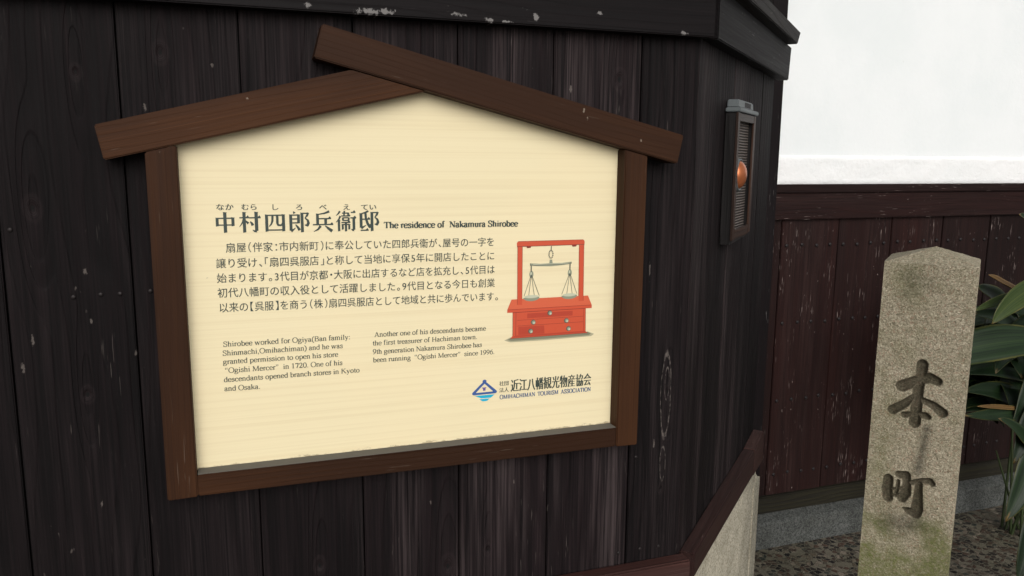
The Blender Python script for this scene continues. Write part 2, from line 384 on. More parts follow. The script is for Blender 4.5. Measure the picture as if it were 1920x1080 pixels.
# top beam (two lengths meeting at the corner)
t = Timber(); OB = .028
t.prism([(-1.12, 1.7035), (miter(OB), 1.7035), (miter(OB), 1.790), (-1.12, 1.790)], O, X, Z, FRONT, .0, OB, X, bevel=.002)
t.prism([(miter_s(OB) * 1.0 + .0005, 1.7035), (.835, 1.7035), (.855, 1.790), (miter_s(OB) + .0005, 1.790)], P0, U, Z, N, .0, OB + .0006, U, bevel=.002)
t.build('top_beam', M['trim'], wall)
t = Timber(); OC = .050
t.prism([(-1.12, 1.7905), (miter(OC), 1.7905), (miter(OC), 1.822), (-1.12, 1.822)], O, X, Z, FRONT, -.16, OC, X, bevel=.002)
t.prism([(miter_s(OC) + .001, 1.7905), (.800, 1.7905), (.845, 1.826), (miter_s(OC) + .001, 1.826)], P0, U, Z, N, -.12, OC + .001, U, bevel=.002)
t.build('cap_board', M['cap'], wall)
# sill below the planks
t = Timber(); OS = .030
t.prism([(-1.12, .690), (miter(OS), .690), (miter(OS), .741), (-1.12, .741)], O, X, Z, FRONT, .0, OS, X, bevel=.003)
t.prism([(miter_s(OS) + .0008, .690), (.640, .672), (.640, .741), (miter_s(OS) + .0008, .741)], P0, U, Z, N, .0, OS + .001, U, bevel=.003)
t.prism([(.641, .668), (.790, .662), (.775, .753), (.641, .742)], P0, U, Z, N, .0, OS + .001, U, bevel=.003)
t.build('sill', M['sill'], wall)
# concrete footing
bm = bmesh.new()
def prism_bm(bm, poly, z0, z1):
    a = [bm.verts.new((p[0], p[1], z0)) for p in poly]; b = [bm.verts.new((p[0], p[1], z1)) for p in poly]; n = len(poly)
    bm.faces.new(a[::-1]); bm.faces.new(b)
    for i in range(n): bm.faces.new((a[i], a[(i + 1) % n], b[(i + 1) % n], b[i]))
OF = .012
def fp(s_, off): q = P0 + U * s_ + N * off; return (q.x, q.y)
prism_bm(bm, [(-1.114, -OF), (miter(OF), -OF), fp(.80, OF), fp(.80, -.09), fp(.05, -.12), (-1.114, .13)], -.05, .69)
ft = bm
bmesh.ops.recalc_face_normals(bm, faces=bm.faces)
bmesh.ops.bevel(bm, geom=list(bm.edges), offset=.006, segments=3, affect='EDGES')
n0 = len(bm.verts)
b2 = bmesh.new(); prism_bm(b2, [fp(.755, OF + .003), fp(.868, OF + .003), fp(.868, -.085), fp(.755, -.085)], -.05, .598)
bmesh.ops.recalc_face_normals(b2, faces=b2.faces); bmesh.ops.bevel(b2, geom=list(b2.edges), offset=.012, segments=3, affect='EDGES')
me2 = bpy.data.meshes.new('tmp'); b2.to_mesh(me2); b2.free(); bm.from_mesh(me2)
me = bpy.data.meshes.new('footing'); bm.to_mesh(me); bm.free(); me.materials.append(M['concrete'])
put(bpy.data.objects.new('footing', me), wall)
# nail heads of the planks
def dome(r, h, seg=10, rings=3):
    v, f = [], []
    for i in range(rings):
        a = i / rings * math.pi / 2
        for k in range(seg):
            p = 2 * math.pi * k / seg; v.append((r * math.cos(a) * math.cos(p), r * math.cos(a) * math.sin(p), h * math.sin(a)))
    v.append((0, 0, h))
    for i in range(rings - 1):
        for k in range(seg):
            f.append((i * seg + k, i * seg + (k + 1) % seg, (i + 1) * seg + (k + 1) % seg, (i + 1) * seg + k))
    for k in range(seg): f.append(((rings - 1) * seg + k, (rings - 1) * seg + (k + 1) % seg, len(v) - 1))
    return v, f
def place_nail(src, pos, parent, rot):
    o = src.copy(); C.objects.link(o); o.parent = parent; o.location = Vector(pos) - parent.location; o.rotation_euler = rot
    return o
dv, df = dome(.0032, .0014)
nm = bpy.data.meshes.new('plank_nail'); nm.from_pydata(dv, [], df); nm.materials.append(M['nail']); nm.polygons.foreach_set('use_smooth', [True] * len(nm.polygons))
first = None
for (nx, nz) in [(-.285, 1.395), (-.18, 1.3), (-.215, 1.298), (-.155, 1.300), (-.115, 1.302), (.705, .765), (.745, .764), (.66, .764), (.69, .95)]:
    if first is None:
        first = bpy.data.objects.new('nail_head', nm); C.objects.link(first); first.parent = wall; first.location = Vector((nx, -.0012, nz)) - wall.location; first.rotation_euler = (R(90), 0, 0)
    else: place_nail(first, (nx, -.0012, nz), wall, (R(90), 0, 0))

wall['kind'] = 'thing'

# ------------------------------------------------------------------ white plaster wall with red-brown boards behind
pw = thing('plaster_wall', (2.6, 1.2, 0), 'white plaster wall above dark red-brown nailed boards, behind the stone pillar', 'wall')
pw['kind'] = 'thing'
def box_obj(name, x0, x1, y0, y1, z0, z1, mat, parent, bevel=.003, sub=0):
    bm = bmesh.new(); bmesh.ops.create_cube(bm, size=1)
    for v in bm.verts: v.co = Vector(((x0 + x1) / 2 + v.co.x * (x1 - x0), (y0 + y1) / 2 + v.co.y * (y1 - y0), (z0 + z1) / 2 + v.co.z * (z1 - z0)))
    if bevel: bmesh.ops.bevel(bm, geom=list(bm.edges), offset=bevel, segments=2, affect='EDGES')
    me = bpy.data.meshes.new(name); bm.to_mesh(me); bm.free(); me.materials.append(mat)
    return put(bpy.data.objects.new(name, me), parent)
box_obj('plaster', .6, 5.2, 1.206, 1.40, 1.40, 3.4, M['plaster'], pw)
# lower plaster band with an uneven upper edge
nx_, nz_ = 240, 14; vs, fs = [], []
for j in range(nz_ + 1):
    for i in range(nx_ + 1):
        x_ = 1.866 + (5.19 - 1.866) * i / nx_; top = 1.5115 + .0018 * mnoise.noise((x_ * 14, 0, 0)) + .001 * mnoise.noise((x_ * 50, 3, 0))
        z_ = 1.4055 + (top - 1.4055) * j / nz_
        e = min(1., (nz_ - j) / 1.5, j / 1.5 + .4)
        vs.append((x_, 1.2055 - .0085 * e ** .5 - .0022 * mnoise.noise((x_ * 22, z_ * 22, 1)) * e, z_))
for j in range(nz_):
    for i in range(nx_):
        a = j * (nx_ + 1) + i; fs.append((a, a + 1, a + nx_ + 2, a + nx_ + 1))
mesh_obj('plaster_band', vs, fs, M['plasterband'], pw, smooth=True)
t = Timber(); t.box(O, X, Z, FRONT, 1.790, 1.856, .0, 3.4, -1.22, -1.150, Z, bevel=.003); t.build('post', M['trim'], pw)
t = Timber()
t.box(O, X, Z, FRONT, 1.8565, 5.2, 1.375, 1.4048, -1.21, -1.170, X, bevel=.003)
t.box(O, X, Z, FRONT, 1.8565, 5.2, 1.276, 1.3745, -1.21, -1.180, X, bevel=.003)
t.build('rail', M['redwood'], pw)
for z0_, z1_, d_ in ((1.375, 1.4048, -1.170), (1.276, 1.3745, -1.180)):
    lt = Timber(); lt.box(O, X, Z, FRONT, .6, 1.7895, z0_, z1_, -1.21, d_, X, bevel=.003); lt.build('rail', M['redwood'], pw)
t = Timber()
for k in range(5): t.box(O, X, Z, FRONT, .6 + k * .2379 + .0017, .6 + (k + 1) * .2379 - .0017, .195, 1.285, -1.22, -1.200, Z, bevel=.002)
sx = [1.857, 1.924, 2.186, 2.443, 2.703, 2.956, 3.21, 3.465, 3.72, 3.98, 4.24, 4.5, 4.75, 5.0, 5.2]
for a, b in zip(sx, sx[1:]):
    t.box(O, X, Z, FRONT, a + .0017, b - .0017, .195, 1.285, -1.22, -1.200 + random.uniform(-.0015, .0015), Z, bevel=.002)
t.build('boards', M['redwood'], pw)
t = Timber(); t.box(O, X, Z, FRONT, 1.8565, 5.2, .125, .193, -1.22, -1.188, X, bevel=.004); t.box(O, X, Z, FRONT, .6, 1.7895, .125, .193, -1.22, -1.188, X, bevel=.004); t.build('kickboard', M['kick'], pw)
bm = bmesh.new()
a_ = [(1.15, -.05), (1.15, .098), (1.158, .106), (1.215, .128), (1.3, .128), (1.3, -.05)]
l_ = [bm.verts.new((.6, p[0], p[1])) for p in a_]; r_ = [bm.verts.new((5.2, p[0], p[1])) for p in a_]
bm.faces.new(l_[::-1]); bm.faces.new(r_)
for i in range(len(a_)): bm.faces.new((l_[i], l_[(i + 1) % len(a_)], r_[(i + 1) % len(a_)], r_[i]))
bmesh.ops.recalc_face_normals(bm, faces=bm.faces)
me = bpy.data.meshes.new('plinth'); bm.to_mesh(me); bm.free(); me.materials.append(M['plinth']); put(bpy.data.objects.new('plinth', me), pw)
dv, df = dome(.0072, .0045, 12, 4)
nm = bpy.data.meshes.new('board_nail'); nm.from_pydata(dv, [], df); nm.materials.append(M['nail']); nm.polygons.foreach_set('use_smooth', [True] * len(nm.polygons))
first = None
for zz in (1.177, .882, .580, .279):
    for k in range(19):
        x_ = 1.953 + .0655 * k + random.uniform(-.004, .004); z_ = zz + random.uniform(-.003, .003)
        if first is None:
            first = bpy.data.objects.new('nail_head', nm); C.objects.link(first); first.parent = pw; first.location = Vector((x_, 1.1985, z_)) - pw.location; first.rotation_euler = (R(90), 0, 0)
        else: place_nail(first, (x_, 1.1985, z_), pw, (R(90), 0, 0))

# ------------------------------------------------------------------ the notice board
nb = thing('notice_board', (.28, 0, .99), 'house-shaped wooden notice board with cream bilingual panel, mounted on black planks', 'notice board')
def sign_part(name, poly, d0, d1, grain, bevel=.0018):
    t = Timber(); t.prism(poly, O, X, Z, FRONT, d0, d1, grain, bevel=bevel); return t.build(name, M['signwood'], nb)
gl = Vector((.447, 0, .1025)).normalized(); gR = Vector((.603, 0, -.148)).normalized()
sign_part('roof_beam', [(-.167, 1.537), (-.158, 1.490), (.2885, 1.5955), (.177, 1.6225)], .002, .0415, gl)
sign_part('roof_beam', [(.137, 1.685), (.124, 1.637), (.727, 1.489), (.737, 1.537)], .002, .044, gR)
sign_part('post', [(-.107, .993), (-.0650, .994), (-.0664, 1.5108), (-.107, 1.5012)], .002, .040, Z)
sign_part('post', [(.6285, .991), (.670, .990), (.671, 1.5022), (.6285, 1.5128)], .002, .040, Z)
sign_part('bottom_rail', [(-.0648, .9942), (.6283, .9912), (.6283, 1.0255), (-.0648, 1.0272)], .002, .0385, X)
# strip of grey dust lying on the ledge of the rail
t = Timber(); t.prism([(-.064, 1.0273), (.628, 1.0257), (.628, 1.0266), (-.064, 1.0282)], O, X, Z, FRONT, .0125, .0372, X, bevel=.0003)
t.build('ledge_dust', M['dust'], nb)
pt = Timber(); pt.prism([(-.080, 1.015), (.645, 1.015), (.645, 1.515), (.290, 1.604), (-.080, 1.517)], O, X, Z, FRONT, .003, .012, X, bevel=0)
panel = mesh_obj('panel', pt.v, pt.f, M['panel'], nb)
panel['label'] = 'cream panel printed in Japanese and English'
FY = -.0124        # printed face, millimetres below are panel x and z

class Ink:
    def __init__(s): s.v, s.f, s.k = [], [], 0
    def add(s, pts, faces, lift=None):
        s.k += 1; y = FY - (s.k % 40) * .000006 if lift is None else FY - lift
        b = len(s.v); s.v += [(p[0], y, p[1]) for p in pts]; s.f += [tuple(b + i for i in f) for f in faces]
    def poly(s, pts, lift=None): s.add([(p[0] / 1000, p[1] / 1000) for p in pts], [tuple(range(len(pts)))], lift)
    def build(s, name, mat, parent):
        o = mesh_obj(name, s.v, s.f, mat, None)
        C.objects.unlink(o); C.objects.link(o); o.parent = parent
        o.location = -(parent.location + nb.location)
        return o
panel_off = panel.location.copy()

# ---- Japanese glyph outlines come from Blender's built-in font
_fc = bpy.data.curves.new('glyph', 'FONT')
_fo = bpy.data.objects.new('glyph', _fc); C.objects.link(_fo)
_cont, _cache = {}, {}
def contours(ch):
    if ch not in _cont:
        _fc.body = ch; _fo.update_tag(); dg = bpy.context.evaluated_depsgraph_get(); dg.update()
        cu = _fo.evaluated_get(dg).to_curve(dg); res = []
        for sp in cu.splines:
            bp = sp.bezier_points; pts = []
            for i in range(len(bp)):
                p0, p1 = bp[i], bp[(i + 1) % len(bp)]
                A, B, D, E = p0.co, p0.handle_right, p1.handle_left, p1.co
                for k in range(6):
                    t_ = k / 6; u_ = 1 - t_
                    q = A * u_ ** 3 + B * 3 * u_ * u_ * t_ + D * 3 * u_ * t_ * t_ + E * t_ ** 3; pts.append((q.x, q.y))
            res.append(pts)
        _fo.evaluated_get(dg).to_curve_clear(); _cont[ch] = res
    return _cont[ch]
def spans(cs, y):
    """inside intervals of the outline at height y (non-zero winding)"""
    hit = []
    for pts in cs:
        for (x0, y0), (x1, y1) in zip(pts, pts[1:] + pts[:1]):
            if (y0 <= y) != (y1 <= y): hit.append((x0 + (y - y0) / (y1 - y0) * (x1 - x0), 1 if y1 > y0 else -1))
    hit.sort(); w_, out = 0, []
    for x, d in hit:
        if w_ == 0: st_ = x
        w_ += d
        if w_ == 0: out.append((st_, x))
    return out
def inter(a, b):
    return [(max(p[0], q[0]), min(p[1], q[1])) for p in a for q in b if min(p[1], q[1]) > max(p[0], q[0])]
def glyph(ch, thin=0.0, fat=0.0, rows=52):
    """outline cut into fine horizontal slices; thin eats horizontal strokes, fat widens vertical ones (em units)"""
    key = (ch, thin, fat, rows)
    if key not in _cache:
        cs = contours(ch); v, f = [], []
        if cs:
            lo = min(p[1] for c in cs for p in c); hi = max(p[1] for c in cs for p in c); n = max(4, int((hi - lo) * rows)); dy = (hi - lo) / n
            for i in range(n):
                y = lo + (i + .5) * dy; sp = spans(cs, y)
                if thin > 0: sp = inter(inter(sp, spans(cs, y + thin)), spans(cs, y - thin))
                sp = sorted((a_ - fat, b_ + fat) for a_, b_ in sp); mg = []
                for a_, b_ in sp:
                    if mg and a_ <= mg[-1][1]: mg[-1] = (mg[-1][0], max(mg[-1][1], b_))
                    else: mg.append((a_, b_))
                for a_, b_ in mg:
                    q = len(v); v += [(a_, y - dy / 2), (b_, y - dy / 2), (b_, y + dy / 2), (a_, y + dy / 2)]; f.append((q, q + 1, q + 2, q + 3))
        _cache[key] = (v, f)
    return _cache[key]
HALF = set('（）、。「」【】：・')
def jp_line(ink, text, x0, x1, zc, h, thin=0.0, fat=0.0, z1=None):
    """one line between x0 and x1 (mm), centre height zc; full-width pitch chosen to fill the line"""
    adv = [.56 if c in HALF else .66 if c in '0123456789' else 1.0 for c in text]
    tot = sum(adv) - .06
    pitch = (x1 - x0) / tot; x = x0
    if z1 is None: z1 = zc
    for c, a in zip(text, adv):
        v, f = glyph(c, thin, fat); zz = zc + (z1 - zc) * (x - x0) / (x1 - x0)
        if v:
            lo = min(q[0] for q in v); hi = max(q[0] for q in v)
            if c in HALF or a < 1:
                cx = x + a * pitch / 2 if c not in '、。' else x + .25 * pitch
                dx = cx - (lo + hi) / 2 * pitch
            else: dx = x + pitch * .47 - .5 * pitch
            ink.add([((dx + q[0] * pitch) / 1000, (zz + (q[1] - .38) * h) / 1000) for q in v], f)
        x += a * pitch
ink = Ink()
# heading characters drawn stroke by stroke in a bold brush-serif style, in boxes of 100 x 100
def Hs(x0, x1, y, cap=1): return ('H', x0, x1, y, cap)
def Vs(x, y1, y0, w_=12.5): return ('V', x, y1, y0, w_)
def Ts(*pw): return ('T', pw)                      # (x, y, width) points
_ear = [Vs(65, 93, -3, 12), Hs(65, 93, 90, 0), Ts((95, 93, 9), (90, 80, 9), (79, 66, 4)), Ts((79, 67, 4), (92, 56, 9), (95, 42, 12), (90, 31, 11), (77, 33, 3))]
HEAD = {
 '中': [Vs(13, 73, 31, 12), Hs(13, 87, 70, 0), Vs(87, 74, 31, 12.5), Hs(13, 87, 38, 0), Vs(50, 99, 0, 13.5)],
 '村': [Hs(1, 46, 72), Vs(23, 99, 0), Ts((22, 70, 9), (14, 48, 6), (0, 28, 2)), Ts((26, 60, 3), (34, 52, 8), (42, 44, 10)), Hs(46, 100, 71), Vs(79, 99, 6, 13.5), Ts((79, 8, 13), (70, 6, 8), (60, 13, 2)), Ts((50, 53, 4), (58, 44, 10), (62, 34, 12))],
 '四': [Vs(9, 86, 3), Hs(9, 91, 82, 0), Vs(91, 86, 3), Hs(9, 91, 11, 0), Ts((38, 82, 10), (37, 56, 9), (31, 40, 7), (20, 28, 3)), Vs(61, 82, 42, 10.5), Ts((61, 44, 10), (64, 35, 9), (74, 33, 7), (84, 36, 8), (84, 46, 3))],
 '郎': [Ts((24, 99, 4), (30, 90, 11)), Vs(11, 85, 6, 12), Hs(11, 48, 82, 0), Vs(48, 85, 40, 11.5), Hs(11, 48, 63, 0), Hs(11, 48, 44, 0), Ts((11, 4, 12), (22, 11, 7), (33, 20, 2)), Ts((33, 36, 4), (44, 22, 10), (52, 8, 12))] + _ear,
 '兵': [Ts((82, 98, 10), (58, 89, 7), (25, 84, 4)), Vs(24, 88, 34, 11.5), Hs(24, 90, 63), Vs(63, 62, 34, 11.5), Hs(0, 100, 34), Ts((38, 28, 11), (26, 12, 8), (4, 0, 2)), Ts((60, 28, 4), (78, 13, 11), (94, 1, 14))],
 '衞': [Ts((21, 99, 9), (13, 87, 6), (2, 77, 2)), Ts((23, 75, 9), (14, 57, 6), (0, 44, 2)), Vs(15, 57, -1, 10), Ts((43, 100, 8), (40, 76, 6)), Hs(31, 64, 89, 0), Vs(61, 91, 76, 8), Hs(27, 71, 75, 1), Vs(35, 67, 51, 8), Vs(63, 67, 51, 8), Hs(35, 63, 66, 0), Hs(35, 63, 53, 0), Hs(27, 71, 43, 1), Vs(33, 35, 7, 8.5), Hs(33, 65, 33, 0), Vs(65, 35, 7, 8.5), Vs(49, 44, -2, 9.5), Hs(74, 97, 92), Hs(72, 100, 65), Vs(88, 64, 4, 11.5), Ts((88, 5, 11), (82, 4, 7), (75, 10, 2))],
 '邸': [Ts((48, 98, 9), (30, 90, 7), (10, 86, 3)), Vs(11, 88, 16, 12), Ts((11, 14, 12), (22, 20, 7), (36, 29, 2)), Hs(11, 56, 58), Ts((33, 92, 10), (35, 62, 10), (43, 36, 11), (53, 20, 12), (57, 34, 2)), Hs(8, 48, 3)] + _ear,
}
def brush(st):
    out = []
    if st[0] == 'H':
        _, x0, x1, y, cap = st; out.append([(x0, y - 3.1), (x1, y - 3.1), (x1, y + 3.1), (x0, y + 3.1)])
        if cap: out.append([(x1 - 15, y + 2.5), (x1, y - 2.6), (x1 - 1, y + 4), (x1 - 6, y + 11)])
    elif st[0] == 'V':
        _, x, y1, y0, w_ = st; w_ *= 1.17; out.append([(x - w_ / 2, y0), (x + w_ / 2, y0 + 2.5), (x + w_ / 2, y1 - 4), (x + w_ / 2 + 3.5, y1 - 1.5), (x - w_ / 2 - 1, y1 + 1), (x - w_ / 2, y1 - 3)])
    else:
        p = [(q[0], q[1], q[2] * 1.15) for q in st[1]]
        for k in range(len(p) - 1):
            (xa_, ya_, wa), (xb_, yb_, wb) = p[k], p[k + 1]; L = math.hypot(xb_ - xa_, yb_ - ya_); nx, ny = -(yb_ - ya_) / L / 2, (xb_ - xa_) / L / 2
            out.append([(xa_ + nx * wa, ya_ + ny * wa), (xa_ - nx * wa, ya_ - ny * wa), (xb_ - nx * wb, yb_ - ny * wb), (xb_ + nx * wb, yb_ + ny * wb)])
            if 0 < k: out.append([(xa_ + wa / 2 * math.cos(q), ya_ + wa / 2 * math.sin(q)) for q in np.arange(0, 6.2, .785)])
    return out
for i, c in enumerate('中村四郎兵衞邸'):
    xa, xb = [(-22.4, 7.0), (12.0, 42.4), (48.0, 77.4), (82.0, 112.6), (117.4, 148.0), (152.0, 183.0), (187.0, 218.2)][i]
    zb, zt = 1384.9 - i * .25, 1415.8 - i * .2
    for st in HEAD[c]:
        for pl in brush(st): ink.poly([(xa + q[0] / 100 * (xb - xa), zb + q[1] / 100 * (zt - zb)) for q in pl])
for txt, xa, xb, z_ in [('なか', -19.6, 5.0, 1423.0), ('むら', 15.6, 38.3, 1422.6), ('し', 57.4, 68.9, 1422.0), ('ろ', 92.6, 103.8, 1421.5), ('べ', 127.6, 139.0, 1421.1), ('え', 163, 174.4, 1420.6), ('てい', 190.4, 214.8, 1420.2)]:
    jp_line(ink, txt, xa, xb, z_, 10.2, 0, .018)
ink.build('heading_text', M['ink'], panel)
ink = Ink()
for txt, a, b, za, zb in [('扇屋（伴家：市内新町）に奉公していた四郎兵衞が、屋号の一字を', -8.7, 407.9, 1363.0, 1360.6),
                          ('譲り受け、「扇四呉服店」と称して当地に享保5年に開店したことに', -23.3, 408.3, 1340.3, 1337.4),
                          ('始まります。3代目が京都・大阪に出店するなど店を拡充し、5代目は', -23.1, 408.5, 1318.2, 1314.7),
                          ('初代八幡町の収入役として活躍しました。9代目となる今日も創業', -23.1, 408.8, 1296.2, 1292.2),
                          ('以来の【呉服】を商う（株）扇四呉服店として地域と共に歩んでいます。', -22.5, 415.4, 1273.8, 1269.4)]:
    jp_line(ink, txt, a, b, za, 15.6, 0, .006, zb)
ink.build('body_text', M['ink'], panel)
ink = Ink()
jp_line(ink, '近江八幡観光物産協会', 438.4, 588.6, 1112.6, 23.5, .005, .036, 1111.4)
jp_line(ink, '社団', 417.5, 434.6, 1118.1, 8.6, 0, .02); jp_line(ink, '法人', 417.5, 434.6, 1106.5, 8.6, 0, .02)
ink.build('association_name', M['ink'], panel)
bpy.data.objects.remove(_fo); bpy.data.curves.remove(_fc)

# ---- a small serif alphabet drawn with a broad pen (units: 1000 = em)
def arc(cx, cy, rx, ry, a0, a1, n=None):
    n = n or max(5, int(abs(a1 - a0) / 18))
    return [(cx + rx * math.cos(R(a0 + (a1 - a0) * i / n)), cy + ry * math.sin(R(a0 + (a1 - a0) * i / n))) for i in range(n + 1)]
def stem(x, y0, y1, b=1, t=1, hw=95):
    r = [('k', [(x, y0), (x, y1)])]
    if b: r.append(('s', x, y0, hw))
    if t == 1: r.append(('h', x, y1))
    if t == 2: r.append(('s', x, y1, hw))
    return r
XH, CH, AS, DS = 450, 662, 683, -217
GL = {}
GL['a'] = (444, [('p', [(70, 340), (95, 415), (190, 452), (275, 425), (300, 340), (300, 90), (330, 20), (420, 40)]), ('p', arc(185, 125, 130, 130, 60, 300)), ('n', [(300, 275), (160, 225)]), ('n', [(240, 10), (305, 80)])])
GL['b'] = (500, stem(110, 0, AS, 0, 1) + [('p', arc(265, 225, 165, 228, 140, -140))])
GL['c'] = (444, [('p', arc(245, 225, 190, 228, 40, 320)), ('d', 375, 350, 45)])
GL['d'] = (500, stem(385, 0, AS, 1, 1, 60) + [('p', arc(235, 225, 170, 228, 40, 320))])
GL['e'] = (444, [('p', arc(230, 225, 180, 228, 5, 325)), ('n', [(60, 250), (410, 250)])])
GL['f'] = (333, stem(140, 0, 560, 1, 0) + [('p', [(140, 550), (155, 640), (220, 685), (300, 670)]), ('d', 300, 640, 42), ('n', [(30, 440), (270, 440)])])
GL['g'] = (500, [('p', arc(225, 300, 140, 150, 0, 360)), ('p', [(130, 180), (90, 110), (150, 55), (330, 40), (420, -20), (400, -130), (250, -210), (100, -190), (40, -110), (90, -30), (180, 20)]), ('n', [(340, 400), (470, 410)])])
GL['h'] = (500, stem(105, 0, AS) + [('p', [(105, 330), (180, 430), (280, 445), (365, 380), (372, 280)])] + stem(372, 0, 300, 1, 0))
GL['i'] = (278, stem(140, 0, XH) + [('d', 135, 610, 58)])
GL['k'] = (500, stem(105, 0, AS) + [('n', [(105, 200), (360, 425)]), ('s', 370, 435, 85), ('k', [(215, 290), (420, 10)]), ('s', 420, 0, 85)])
GL['l'] = (278, stem(140, 0, AS))
GL['m'] = (778, stem(105, 0, XH) + [('p', [(105, 330), (180, 430), (270, 445), (345, 385), (352, 280)])] + stem(365, 0, 300, 1, 0, 85) + [('p', [(365, 330), (445, 430), (540, 445), (630, 385), (637, 280)])] + stem(637, 0, 300, 1, 0, 85))
GL['n'] = (500, stem(105, 0, XH) + [('p', [(105, 330), (180, 430), (280, 445), (365, 380), (372, 280)])] + stem(372, 0, 300, 1, 0))
GL['o'] = (500, [('p', arc(250, 225, 185, 228, 0, 360))])
GL['p'] = (500, stem(105, DS, XH) + [('p', arc(265, 225, 165, 228, 140, -140))])
GL['r'] = (333, stem(110, 0, XH) + [('p', [(110, 300), (170, 400), (240, 445), (300, 425)]), ('d', 300, 395, 45)])
GL['s'] = (389, [('p', [(310, 330), (290, 420), (190, 452), (95, 410), (85, 330), (170, 262), (290, 195), (315, 110), (240, 20), (140, 0), (70, 40), (55, 130)])])
GL['t'] = (278, [('p', [(130, 570), (130, 110), (165, 20), (270, 45)]), ('n', [(25, 430), (260, 430)])])
GL['u'] = (500, stem(110, 140, XH, 0, 1) + [('p', [(110, 160), (130, 50), (210, 12), (300, 45), (372, 120)])] + stem(372, 0, XH, 1, 1, 60))
GL['w'] = (722, [('k', [(90, 435), (215, 0)]), ('n', [(215, 0), (355, 430)]), ('k', [(355, 435), (490, 0)]), ('n', [(490, 0), (630, 430)]), ('s', 95, 440, 90), ('s', 360, 440, 80), ('s', 630, 440, 75)])
GL['y'] = (500, [('k', [(95, 435), (255, 20)]), ('n', [(410, 430), (215, -100), (140, -190)]), ('d', 105, -175, 48), ('s', 100, 440, 90), ('s', 410, 440, 75)])
GL['A'] = (722, [('n', [(120, 10), (350, 665)]), ('k', [(350, 665), (590, 10)]), ('n', [(200, 225), (500, 225)]), ('s', 115, 0, 100), ('s', 600, 0, 120)])
GL['B'] = (667, stem(150, 0, CH, 1, 2) + [('p', [(150, 650), (380, 650), (500, 590), (510, 470), (400, 365), (150, 350)]), ('p', [(380, 350), (530, 300), (575, 180), (510, 50), (370, 12), (150, 12)])])
GL['C'] = (667, [('p', arc(350, 330, 290, 345, 35, 325)), ('n', [(590, 660), (590, 480)])])
GL['H'] = (722, stem(150, 0, CH, 1, 2) + stem(570, 0, CH, 1, 2) + [('n', [(150, 345), (570, 345)])])
GL['I'] = (333, stem(166, 0, CH, 1, 2))
GL['K'] = (722, stem(150, 0, CH, 1, 2) + [('n', [(170, 320), (520, 640)]), ('s', 540, 650, 100), ('k', [(300, 420), (610, 20)]), ('s', 620, 0, 110)])
GL['M'] = (889, [('n', [(130, 0), (150, 650)]), ('s', 125, 0, 95), ('k', [(150, 655), (430, 20)]), ('n', [(430, 20), (720, 650)])] + stem(735, 0, CH, 1, 2) + [('s', 140, CH, 90)])
GL['N'] = (722, [('n', [(135, 0), (135, 650)]), ('s', 130, 0, 100), ('s', 110, CH, 95), ('k', [(125, 655), (600, 10)]), ('n', [(600, 0), (600, 650)]), ('s', 600, CH, 100)])
GL['O'] = (722, [('p', arc(360, 330, 310, 345, 0, 360))])
GL['R'] = (667, stem(150, 0, CH, 1, 2) + [('p', [(150, 650), (370, 650), (500, 590), (510, 450), (390, 345), (150, 335)]), ('k', [(330, 340), (570, 15)]), ('s', 590, 0, 80)])
GL['S'] = (556, [('p', [(460, 480), (450, 590), (330, 672), (180, 660), (95, 560), (120, 450), (280, 360), (440, 270), (480, 150), (410, 30), (270, -10), (120, 30), (75, 180)]), ('n', [(465, 660), (465, 470)]), ('n', [(70, 0), (70, 190)])])
GL['T'] = (611, stem(305, 0, CH, 1, 0, 110) + [('n', [(30, 645), (580, 645)]), ('n', [(35, 650), (28, 500)]), ('n', [(575, 650), (582, 500)])])
GL['U'] = (722, stem(150, 200, CH, 0, 2) + [('p', [(150, 230), (180, 70), (330, -10), (500, 30), (580, 180), (580, 250)]), ('n', [(580, 240), (580, 650)]), ('s', 580, CH, 100)])
GL['0'] = (500, [('p', arc(250, 330, 190, 340, 0, 360))])
GL['1'] = (500, stem(260, 0, 676, 1, 0, 120) + [('n', [(120, 580), (260, 670)])])
GL['2'] = (500, [('p', [(65, 490), (110, 610), (230, 672), (350, 620), (385, 500), (320, 350), (60, 30)]), ('p', [(60, 35), (400, 35)]), ('k', [(60, 35), (420, 40)]), ('n', [(410, 30), (450, 140)])])
GL['6'] = (500, [('p', [(430, 670), (250, 590), (120, 430), (75, 220)]), ('p', arc(250, 210, 180, 220, 0, 360))])
GL['7'] = (500, [('n', [(60, 640), (430, 640)]), ('k', [(430, 640), (220, 0)]), ('n', [(60, 650), (35, 520)]), ('k', [(60, 630), (430, 630)])])
GL['9'] = (500, [('p', [(80, -10), (260, 80), (390, 250), (430, 440)]), ('p', arc(250, 450, 180, 220, 0, 360))])
GL['.'] = (250, [('d', 110, 45, 58)]); GL[','] = (250, [('d', 110, 45, 58), ('n', [(150, 40), (130, -60), (70, -130)])])
GL[':'] = (278, [('d', 120, 45, 58), ('d', 120, 400, 58)])
GL['('] = (333, [('p', [(300, 680), (140, 480), (90, 250), (140, 0), (300, -180)])]); GL[')'] = (333, [('p', [(30, 680), (190, 480), (240, 250), (190, 0), (30, -180)])])
GL['“'] = (444, [('d', 110, 500, 55), ('n', [(75, 510), (95, 610), (160, 680)]), ('d', 300, 500, 55), ('n', [(265, 510), (285, 610), (350, 680)])])
GL['”'] = (444, [('d', 110, 620, 55), ('n', [(145, 610), (125, 510), (60, 440)]), ('d', 300, 620, 55), ('n', [(335, 610), (315, 510), (250, 440)])])
GL[' '] = (250, [])
